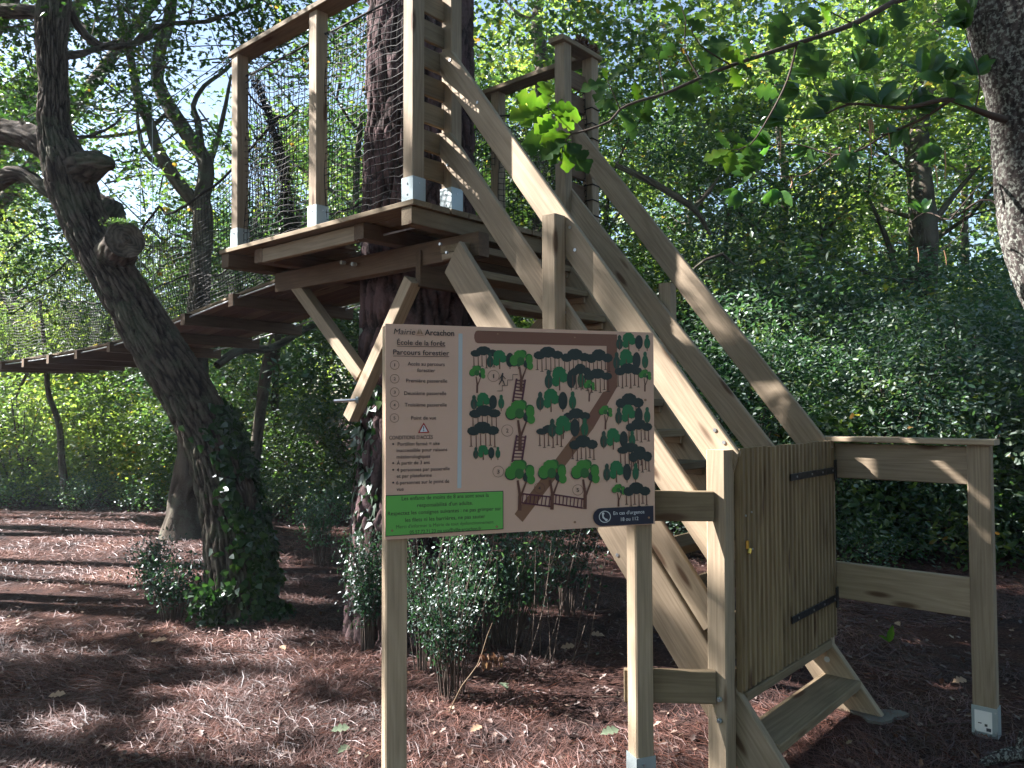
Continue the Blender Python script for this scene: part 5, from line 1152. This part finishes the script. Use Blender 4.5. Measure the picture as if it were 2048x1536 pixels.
# ================================================================== SMALL SHRUBS AND STEMS NEAR THE PLATFORM
def ruscus(loc, H, rad, nst, nleaf, label, seed, mat=L_RUSC, size=.022, nm='holly_bush', leafk='oval', fill=.35):
    random.seed(seed); rg = np.random.default_rng(seed); tb = []; C_, D_, N_ = [], [], []
    o = thing(nm, loc, label, 'bush')
    for i in range(nst):
        a = random.random() * 6.28; l = rad * math.sqrt(random.random()); top = loc + Vector((math.cos(a) * l, math.sin(a) * l, H * random.uniform(.6, 1.0))); b = loc + Vector((math.cos(a) * l * .25, math.sin(a) * l * .25, -.02)); m = b.lerp(top, .5) + Vector((math.cos(a) * -.04, math.sin(a) * -.04, .04))
        tb.append(tube_arrays([b, m, top], [.004, .003, .0015], 4, .12))
        for j in range(nleaf):
            f = fill + (1 - fill) * rg.random(); p = (m.lerp(top, f * 2 - 1) if f > .5 else b.lerp(m, f * 2)) + Vector(rg.normal(size=3) * (.05 if f > .4 else .025)); C_.append(tuple(p)); D_.append(tuple(Vector(rg.normal(size=3)) + Z * .6)); N_.append(tuple(rg.normal(size=3) + np.array([-.3, -.3, .6])))
    world_obj('stems', tubes_mesh('stems', tb, B_TWIG), o); world_obj('leaves', leaves('leaves', np.array(C_), np.array(D_), np.array(N_), size, leafk, mat, rg), o); return o
ruscus(hit_z(905, 1392, 0), .80, .27, 36, 70, 'pale topped small leaved bush between the sign posts', 1)
ruscus(hit_z(845, 1370, 0) + Vector((0, .25, 0)), .95, .30, 34, 65, 'dark leafy bush close behind the left sign post', 2)
ruscus(hit_z(735, 1300, 0), .80, .17, 36, 90, 'upright bush left of the sign against the pine foot', 3)
ruscus(hit_z(1000, 1290, 0), 1.0, .5, 60, 70, 'loose dark bush behind the sign right of the pine', 4, L_EVER, .03)
ruscus(hit_z(1130, 1230, 0), .95, .3, 26, 50, 'thin stemmed bush below the right part of the sign', 5, L_RUSC, .026)
ruscus(hit_z(865, 1240, 0), 1.1, .5, 50, 60, 'broad leaved dark plants around the pine foot', 6, L_IVY, .055, 'leafy_plant', 'oval')
ruscus(hit_z(345, 1240, 0), .5, .3, 30, 45, 'silvery green low bush left of the leaning oak', 7, L_RUSC, .03)
ruscus(hit_z(300, 1200, 0), .55, .22, 20, 50, 'small grey green bush leftmost beside the leaning oak', 13, L_RUSC, .03)
ruscus(hit_z(420, 1255, 0), .30, .2, 14, 26, 'ivy clump with bright leaves at the foot of the leaning oak', 8, L_IVY, .055, 'ivy_clump', 'ivy', .1)
ruscus(hit_z(400, 1070, 0), .5, .3, 24, 40, 'low leafy bush behind the leaning oak', 9, L_RUSC, .03)
ruscus(hit_z(640, 1130, 0), .8, .35, 30, 50, 'dark thin bush left behind the pine', 10, L_EVER, .035)
random.seed(3)
def stems(loc, n, H, label, seed):
    random.seed(seed); rg = np.random.default_rng(seed); o = thing('bare_stems', loc, label, 'plant'); tb = []; C_, D_, N_ = [], [], []
    for i in range(n):
        b = loc + Vector((random.gauss(0, .10), random.gauss(0, .1), -.02)); t = b + Vector((random.gauss(.12, .12), random.gauss(0, .1), H * random.uniform(.7, 1))); tb.append(tube_arrays([b, b.lerp(t, .5) + Vector((random.gauss(0, .03), 0, 0)), t], [.004, .0035, .0015], 5, .1))
        for j in range(14):
            p = b.lerp(t, random.uniform(.6, 1)) + Vector(rg.normal(size=3) * .03); C_.append(tuple(p)); D_.append(tuple(rg.normal(size=3))); N_.append(tuple(rg.normal(size=3) + np.array([0, 0, 1])))
    world_obj('stems', tubes_mesh('stems', tb, B_TWIG), o); world_obj('leaves', leaves('leaves', np.array(C_), np.array(D_), np.array(N_), .03, 'oval', L_RUSC, rg), o)
stems(hit_z(1040, 1330, 0), 7, .95, 'bare dark stems left of the right sign post', 1); stems(hit_z(1095, 1320, 0), 6, .85, 'thin curved stems nearest to the right sign post', 2)
sap = thing('dry_fern', hit_z(900, 1410, 0), 'dry curved stem with withered fern leaves before the bush', 'plant')
world_obj('stem', tubes_mesh('stem', [tube_arrays([hit_z(898, 1425, 0), at(925, 1370, 4.0), at(955, 1330, 4.0), at(975, 1270, 4.0), at(985, 1245, 4.0)], [.0035, .003, .0025, .002, .001], 6, .05)], plain('dry_stem', (.17, .12, .075), .8)), sap)
rg = np.random.default_rng(9); c = np.array([tuple(at(960 + i * 2.2, 1322 + random.uniform(-2, 4), 4.0)) for i in range(22) for _ in range(2)]); D = np.stack([rg.normal(size=44) * .4, rg.normal(size=44) * .3, np.where(np.arange(44) % 2, 1, -1) * 1.0], -1)
world_obj('fern_leaflets', leaves('fern_leaflets', c, D, unit(rg, 44), .035, 'kite', L_DRY, rg), sap)

# ================================================================== NEAR BRANCHES WITH SINGLE LEAVES
def big_leaf(kind, seed, mat):
    random.seed(seed); n = 26; V = []; F = []
    for i in range(n + 1):
        x = i / n
        if kind == 'oak':
            env = .30 * math.sin(math.pi * min(1, x * .93 + .04)) ** .8 * (.6 + .75 * x) ; lob = .40 + .60 * abs(math.cos(x * math.pi * 3.6 + .4)) ** .8; w_ = env * lob
            if x < .06: w_ = .012
        else: w_ = .185 * math.sin(math.pi * x ** .8) ** .75 + .004
        if i == n: w_ = .002
        zc_ = -.16 * (x - .4) ** 2 * 1.4 + .012 * math.sin(x * 9 + seed); zf = w_ * .25
        l2 = w_ * random.uniform(.9, 1.08); r2 = w_ * random.uniform(.9, 1.08)
        V += [(x, l2, zc_ + zf + .015 * math.sin(x * 14 + seed)), (x, 0, zc_), (x, -r2, zc_ + zf + .015 * math.cos(x * 13 + seed))]
    for i in range(n):
        a = i * 3; F += [(a, a + 1, a + 4, a + 3), (a + 1, a + 2, a + 5, a + 4)]
    return mesh('leaf', V, F, mat, True)
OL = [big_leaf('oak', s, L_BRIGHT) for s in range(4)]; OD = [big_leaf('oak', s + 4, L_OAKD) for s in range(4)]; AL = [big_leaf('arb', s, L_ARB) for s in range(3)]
def put_leaf(parent, me, base, d, nrm, size):
    x = d.normalized(); y = nrm.cross(x).normalized(); z = x.cross(y)
    M = Matrix(((x.x * size, y.x * size, z.x * size, base.x), (x.y * size, y.y * size, z.y * size, base.y), (x.z * size, y.z * size, z.z * size, base.z), (0, 0, 0, 1)))
    return link(bpy.data.objects.new('leaf', me), M, parent)
obr = thing('oak_branch', at(1460, 135, 2.3), 'long oak twig with lobed leaves hanging across the top right', 'branch')
DB = 2.25
tb = [tube_arrays([at(x, y, d) for (x, y, d) in l], rs, 8, .03) for (l, rs) in (
    ([(1990, -60, 2.9), (1880, -25, 2.8), (1794, 2, 2.7), (1706, 48, 2.6), (1594, 87, 2.5), (1463, 131, 2.4), (1398, 157, 2.35), (1330, 187, 2.3), (1275, 203, 2.28), (1240, 219, 2.25), (1219, 243, 2.22), (1172, 261, 2.2), (1143, 268, 2.18), (1128, 285, 2.18)], [.012, .012, .011, .009, .0075, .006, .005, .0045, .004, .0038, .0034, .003, .0026, .0018]),
    ([(1143, 267, 2.18), (1118, 240, 2.16), (1093, 210, 2.15)], [.0022, .0018, .0014]), ([(1240, 218, 2.25), (1228, 190, 2.2), (1215, 160, 2.2)], [.002, .0016, .0012]), ([(1330, 187, 2.3), (1322, 150, 2.3), (1318, 120, 2.3)], [.002, .0016, .001]),
    ([(1463, 131, 2.4), (1400, 90, 2.35), (1380, 50, 2.3)], [.003, .002, .0012]), ([(1594, 87, 2.5), (1575, 160, 2.5), (1540, 230, 2.5), (1500, 290, 2.5), (1462, 300, 2.5)], [.004, .0035, .003, .002, .0015]), ([(1706, 48, 2.6), (1640, 10, 2.5), (1600, -30, 2.5)], [.003, .002, .001]), ([(1400, 157, 2.35), (1370, 100, 2.35), (1372, 40, 2.3), (1360, 5, 2.3)], [.003, .002, .002, .001]))]
world_obj('twig', tubes_mesh('twig', tb, B_TWIG), obr)
random.seed(17)
def scr(px, py, d): return at(px, py, d)
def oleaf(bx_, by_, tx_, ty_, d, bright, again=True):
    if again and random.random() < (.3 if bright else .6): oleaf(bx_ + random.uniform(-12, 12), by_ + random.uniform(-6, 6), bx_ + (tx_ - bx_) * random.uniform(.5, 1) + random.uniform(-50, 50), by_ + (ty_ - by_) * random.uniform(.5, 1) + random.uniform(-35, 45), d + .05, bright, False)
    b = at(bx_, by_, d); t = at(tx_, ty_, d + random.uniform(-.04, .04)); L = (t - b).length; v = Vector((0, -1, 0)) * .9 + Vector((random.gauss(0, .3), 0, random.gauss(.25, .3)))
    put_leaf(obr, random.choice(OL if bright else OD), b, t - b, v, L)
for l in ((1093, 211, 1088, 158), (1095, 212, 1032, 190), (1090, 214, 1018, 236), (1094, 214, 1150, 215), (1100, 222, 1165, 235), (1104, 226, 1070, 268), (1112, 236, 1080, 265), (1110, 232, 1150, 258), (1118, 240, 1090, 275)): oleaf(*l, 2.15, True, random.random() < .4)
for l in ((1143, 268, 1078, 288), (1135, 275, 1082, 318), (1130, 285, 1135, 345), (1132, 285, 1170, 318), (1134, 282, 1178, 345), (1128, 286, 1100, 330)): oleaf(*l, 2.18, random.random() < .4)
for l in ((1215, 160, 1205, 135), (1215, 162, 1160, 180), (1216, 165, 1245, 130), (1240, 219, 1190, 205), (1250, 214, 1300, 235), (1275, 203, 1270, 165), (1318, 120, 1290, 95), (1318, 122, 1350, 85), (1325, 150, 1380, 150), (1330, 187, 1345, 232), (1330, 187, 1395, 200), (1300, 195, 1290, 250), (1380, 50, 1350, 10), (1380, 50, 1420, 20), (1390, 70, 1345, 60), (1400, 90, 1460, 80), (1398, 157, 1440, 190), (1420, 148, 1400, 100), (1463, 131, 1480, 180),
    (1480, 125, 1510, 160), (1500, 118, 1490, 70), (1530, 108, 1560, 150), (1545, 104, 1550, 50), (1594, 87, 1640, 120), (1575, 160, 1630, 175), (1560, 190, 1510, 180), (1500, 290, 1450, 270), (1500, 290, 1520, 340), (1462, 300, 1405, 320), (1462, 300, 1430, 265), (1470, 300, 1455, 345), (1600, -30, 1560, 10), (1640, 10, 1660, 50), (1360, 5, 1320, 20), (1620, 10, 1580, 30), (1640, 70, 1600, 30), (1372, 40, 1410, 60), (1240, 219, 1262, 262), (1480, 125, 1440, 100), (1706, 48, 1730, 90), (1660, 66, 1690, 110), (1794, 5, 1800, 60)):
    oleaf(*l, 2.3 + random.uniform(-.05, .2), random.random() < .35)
# lichened trunk at the right edge with an evergreen branch
rtk = thing('lichened_trunk', at(2200, 1300, 2.9), 'lichen speckled trunk leaning in at the top right edge', 'tree')
world_obj('trunk', tubes_mesh('trunk', [tube_arrays([at(x, y, 2.75) for (x, y) in ((2480, 1650), (2390, 1250), (2280, 900), (2165, 650), (2106, 540), (2080, 430), (2064, 300), (2058, 190), (2035, 80), (2015, 0), (1985, -160), (1970, -500), (1990, -900))], [.21, .18, .16, .14, .125, .128, .122, .128, .14, .135, .12, .1, .06], 140, .012, (26, 16.0, .007, 'oak'), 44)], B_LICH), rtk)
tbb = [tube_arrays([at(x, y, d) for (x, y, d) in l], rs, 8, .03) for (l, rs) in (([(2010, 240, 2.7), (1985, 232, 2.68), (1940, 215, 2.66), (1900, 199, 2.65), (1860, 205, 2.65), (1810, 216, 2.66), (1760, 212, 2.68), (1700, 208, 2.7), (1655, 226, 2.75)], [.013, .012, .0085, .008, .0075, .0065, .005, .0045, .003]),
    ([(1900, 201, 2.65), (1840, 240, 2.7), (1770, 270, 2.75), (1720, 300, 2.8), (1670, 310, 2.85), (1600, 290, 2.9), (1540, 290, 2.9)], [.006, .005, .004, .0035, .003, .0025, .002]), ([(1810, 214, 2.66), (1830, 170, 2.66), (1850, 150, 2.66)], [.003, .002, .001]), ([(1655, 226, 2.75), (1600, 240, 2.8), (1570, 235, 2.8)], [.003, .002, .0015]),
    ([(1700, 208, 2.7), (1640, 190, 2.7), (1625, 150, 2.7)], [.003, .002, .001]), ([(1670, 310, 2.85), (1610, 350, 2.9), (1540, 350, 2.9), (1510, 330, 2.9)], [.003, .0025, .002, .001]), ([(1950, 218, 2.66), (1960, 160, 2.66), (1945, 110, 2.66), (1930, 60, 2.7)], [.003, .0025, .002, .001]),
    ([(2060, 470, 2.8), (1980, 400, 2.9), (1930, 420, 3), (1900, 440, 3), (1850, 425, 3.1), (1810, 455, 3.1)], [.006, .004, .004, .003, .002, .001]), ([(1930, 420, 3), (1920, 470, 3), (1880, 500, 3.05)], [.003, .002, .001]), ([(1900, 440, 3), (1950, 380, 3), (1985, 345, 3)], [.003, .002, .001]))]
world_obj('branch', tubes_mesh('branch', tbb, B_TWIG), rtk)
random.seed(23)
def whorl(px, py, d, n, L, a0=0, mat=AL):
    b = at(px, py, d)
    for i in range(n + 2):
        a = a0 + random.uniform(-1.2, 1.2); e = at(px + L * math.cos(a), py - L * math.sin(a) * .9, d + random.uniform(-.08, .08)); l = (e - b).length
        put_leaf(rtk, random.choice(mat), b + (e - b) * .05, e - b, Vector((random.gauss(0, .4), -.9, random.gauss(.4, .3))), l)
for (x, y, d, n, L, a) in ((1850, 150, 2.66, 6, 62, 1.57), (1760, 210, 2.68, 6, 62, 1.57), (1757, 95, 2.7, 5, 48, 1.5), (1700, 205, 2.7, 6, 60, 1.8), (1625, 150, 2.7, 5, 50, 2.0), (1655, 226, 2.75, 4, 50, 3.0), (1570, 235, 2.8, 6, 48, 2.6), (1540, 288, 2.9, 5, 46, 2.9), (1510, 330, 2.9, 5, 46, 3.0), (1620, 290, 2.9, 4, 44, 4.7), (1830, 215, 2.66, 5, 50, 1.0), (1890, 160, 2.66, 5, 52, 1.8), (1950, 150, 2.66, 6, 55, 1.7), (1930, 60, 2.7, 5, 50, 1.9), (1940, 30, 2.7, 4, 50, 2.4), (1700, 300, 2.8, 4, 48, 5.0), (1720, 140, 2.7, 4, 50, 1.8), (1880, 290, 2.8, 4, 48, 4.5), (1800, 255, 2.75, 4, 42, 4.4), (1845, 425, 3.05, 4, 34, 1.6), (1905, 198, 2.65, 4, 40, .8), (1600, 180, 2.8, 4, 44, 2.8), (1560, 380, 3.0, 4, 40, 4.2), (1480, 380, 3.0, 4, 40, 3.6)): whorl(x, y, d, n, L, a)
NP_ = plain('dead_pine_needles', (.40, .22, .13), .7); sg_ = []
random.seed(5)
for (x, y, d, L) in ((1741, 238, 2.68, 42), (1744, 240, 2.68, 40), (1737, 240, 2.68, 42), (1775, 255, 2.7, 48), (1740, 285, 2.7, 35), (1580, 352, 2.9, 24), (1586, 352, 2.9, 24), (1890, 300, 2.7, 60), (1870, 330, 2.7, 50), (1835, 495, 3, 30), (1888, 500, 3, 30), (1700, 290, 2.8, 40), (1660, 300, 2.8, 30), (1720, 245, 2.7, 30), (1560, 262, 2.8, 40)):
    a = at(x, y, d); b = at(x + random.uniform(-6, 6), y + L, d); sg_.append(tube_arrays([a, a.lerp(b, .5) + Vector((.003, 0, 0)), b], [.0022, .002, .001], 4, .05))
tag(world_obj('caught_pine_needles', tubes_mesh('caught_pine_needles', sg_, NP_)), 'dead pine needles caught hanging on the evergreen branch', None, None, 'stuff')
random.seed(31); tp = [Vector((random.uniform(.3, 6.5), random.uniform(.5, 8.5), random.uniform(6.2, 9.5))) for _ in range(200)]  # out-of-view leaves added above the clearing to dim the sky light
world_obj('crown', crown_from(tp, 3, (.35, .35, .2), 34, (.2, .2, .1), .11, 'kite', L_EVER, 59, keep), rtk)
# ================================================================== SINGLE THINGS ON THE GROUND
M_GL = L_RUSC
def ground_leaf(px, py, size, ang, mat_me, label, up=.25):
    p = hit_z(px, py, 0); p.z = gzf(p.x, p.y) + .03; d = Vector((math.cos(ang), math.sin(ang), .15)); o = link(bpy.data.objects.new('fallen_leaf', mat_me), Matrix(), None)
    x = d.normalized(); n_ = Vector((random.gauss(0, up), -up - .2, 1)); y = n_.cross(x).normalized(); z = x.cross(y)
    o.matrix_basis = Matrix(((x.x * size, y.x * size, z.x * size, p.x), (x.y * size, y.y * size, z.y * size, p.y), (x.z * size, y.z * size, z.z * size, p.z), (0, 0, 0, 1))); WM[o] = o.matrix_basis.copy(); tag(o, label, 'leaf', 'single fallen leaves on the ground')
L_PALE = leaf_mat('pale_fallen_leaf', [(0, (.12, .16, .11)), (1, (.17, .21, .14))], .2, .04, .6, (1.1, 1.2, .9)); L_TAN = leaf_mat('tan_fallen_leaf', [(0, (.34, .22, .15)), (1, (.45, .32, .22))], .2, .04, .6, (1, 1, 1))
GLP = big_leaf('oak', 11, L_PALE); GLT = big_leaf('oak', 12, L_TAN); GLA = big_leaf('arb', 13, L_PALE)
for (x, y, s_, a, me, lb) in ((1200, 1478, .13, .3, GLP, 'pale green oak leaf lying left of the right sign post'), (660, 1470, .12, .2, GLP, 'green oak leaf lying left of the left sign post'), (675, 1515, .1, 1.0, GLP, 'grey green leaf at the bottom edge left of the sign'), (450, 1258, .12, .5, GLP, 'pale green leaf lying at the foot of the leaning oak'), (1015, 1390, .12, 2.0, GLP, 'dull green leaf between the sign posts'),
    (1120, 1305, .13, .1, GLT, 'pale dry oak leaf behind the right sign post'), (1210, 1280, .13, 3.0, GLT, 'pale dry oak leaf next to the lit side of the right sign post'), (940, 1475, .1, .8, GLT, 'tan leaf in the needles between the sign posts'), (95, 1402, .12, .1, GLT, 'pinkish pale leaf at the lower left'), (300, 1295, .14, .3, GLT, 'broad mauve brown leaf left of the low bush'), (1860, 1215, .12, 1.2, GLT, 'crumpled pale leaf right of the gate'), (1905, 1375, .12, .2, GLT, 'curled brown leaf beside the end post'),
    (570, 1310, .1, 2.2, GLT, 'yellowish leaf in the sunny needles left of the sign'), (1800, 1260, .1, 1.5, GLT, 'small pale star shaped leaf behind the green seedling')): ground_leaf(x, y, s_ * .78, a, me, lb)
sd = thing('seedling', hit_z(1778, 1290, 0), 'bright two leaved seedling on the ground right of the gate', 'plant')
b = hit_z(1778, 1290, 0) + Z * .02
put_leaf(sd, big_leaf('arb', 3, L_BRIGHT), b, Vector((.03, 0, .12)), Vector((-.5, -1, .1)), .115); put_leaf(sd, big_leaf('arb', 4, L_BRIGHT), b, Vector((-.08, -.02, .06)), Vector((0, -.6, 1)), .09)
# mossy white log end at the lower right corner
lg = thing('dead_branch', hit_z(2020, 1530, 0), 'pale broken branch with an upright stub at the bottom right corner', 'branch')
a = hit_z(1960, 1532, 0); b = hit_z(2060, 1520, 0)
world_obj('wood', tubes_mesh('wood', [tube_arrays([a + Z * .01, a.lerp(b, .5) + Z * .035, b + Z * .03, b + Vector((.3, .02, .02))], [.012, .03, .03, .03], 20, .02, (5, 6, .008, 'oak'), 2), tube_arrays([a.lerp(b, .75) + Z * .03, a.lerp(b, .8) + Z * .09, a.lerp(b, .84) + Z * .13], [.014, .012, .009], 12, .02, (4, 6, .004, 'oak'), 3)], B_LICH), lg)

# ================================================================== AIR
hb = bpy.data.materials.new('forest_air'); hb.use_nodes = True; ht = hb.node_tree; ht.nodes.clear(); vo_ = ht.nodes.new('ShaderNodeVolumePrincipled'); vo_.inputs['Color'].default_value = (.72, .86, 1.0, 1); vo_.inputs['Density'].default_value = .0013; vo_.inputs['Anisotropy'].default_value = .3
ou = ht.nodes.new('ShaderNodeOutputMaterial'); ht.links.new(vo_.outputs[0], ou.inputs['Volume'])
hv, hf = [(x, y, z) for x in (-31, 31) for y in (-16, 38) for z in (-1.3, 16.5)], [(0, 1, 3, 2), (4, 6, 7, 5), (0, 4, 5, 1), (2, 3, 7, 6), (0, 2, 6, 4), (1, 5, 7, 3)]
tag(world_obj('haze', mesh('haze', hv, hf, hb)), 'thin bluish forest air', None, None, 'stuff')
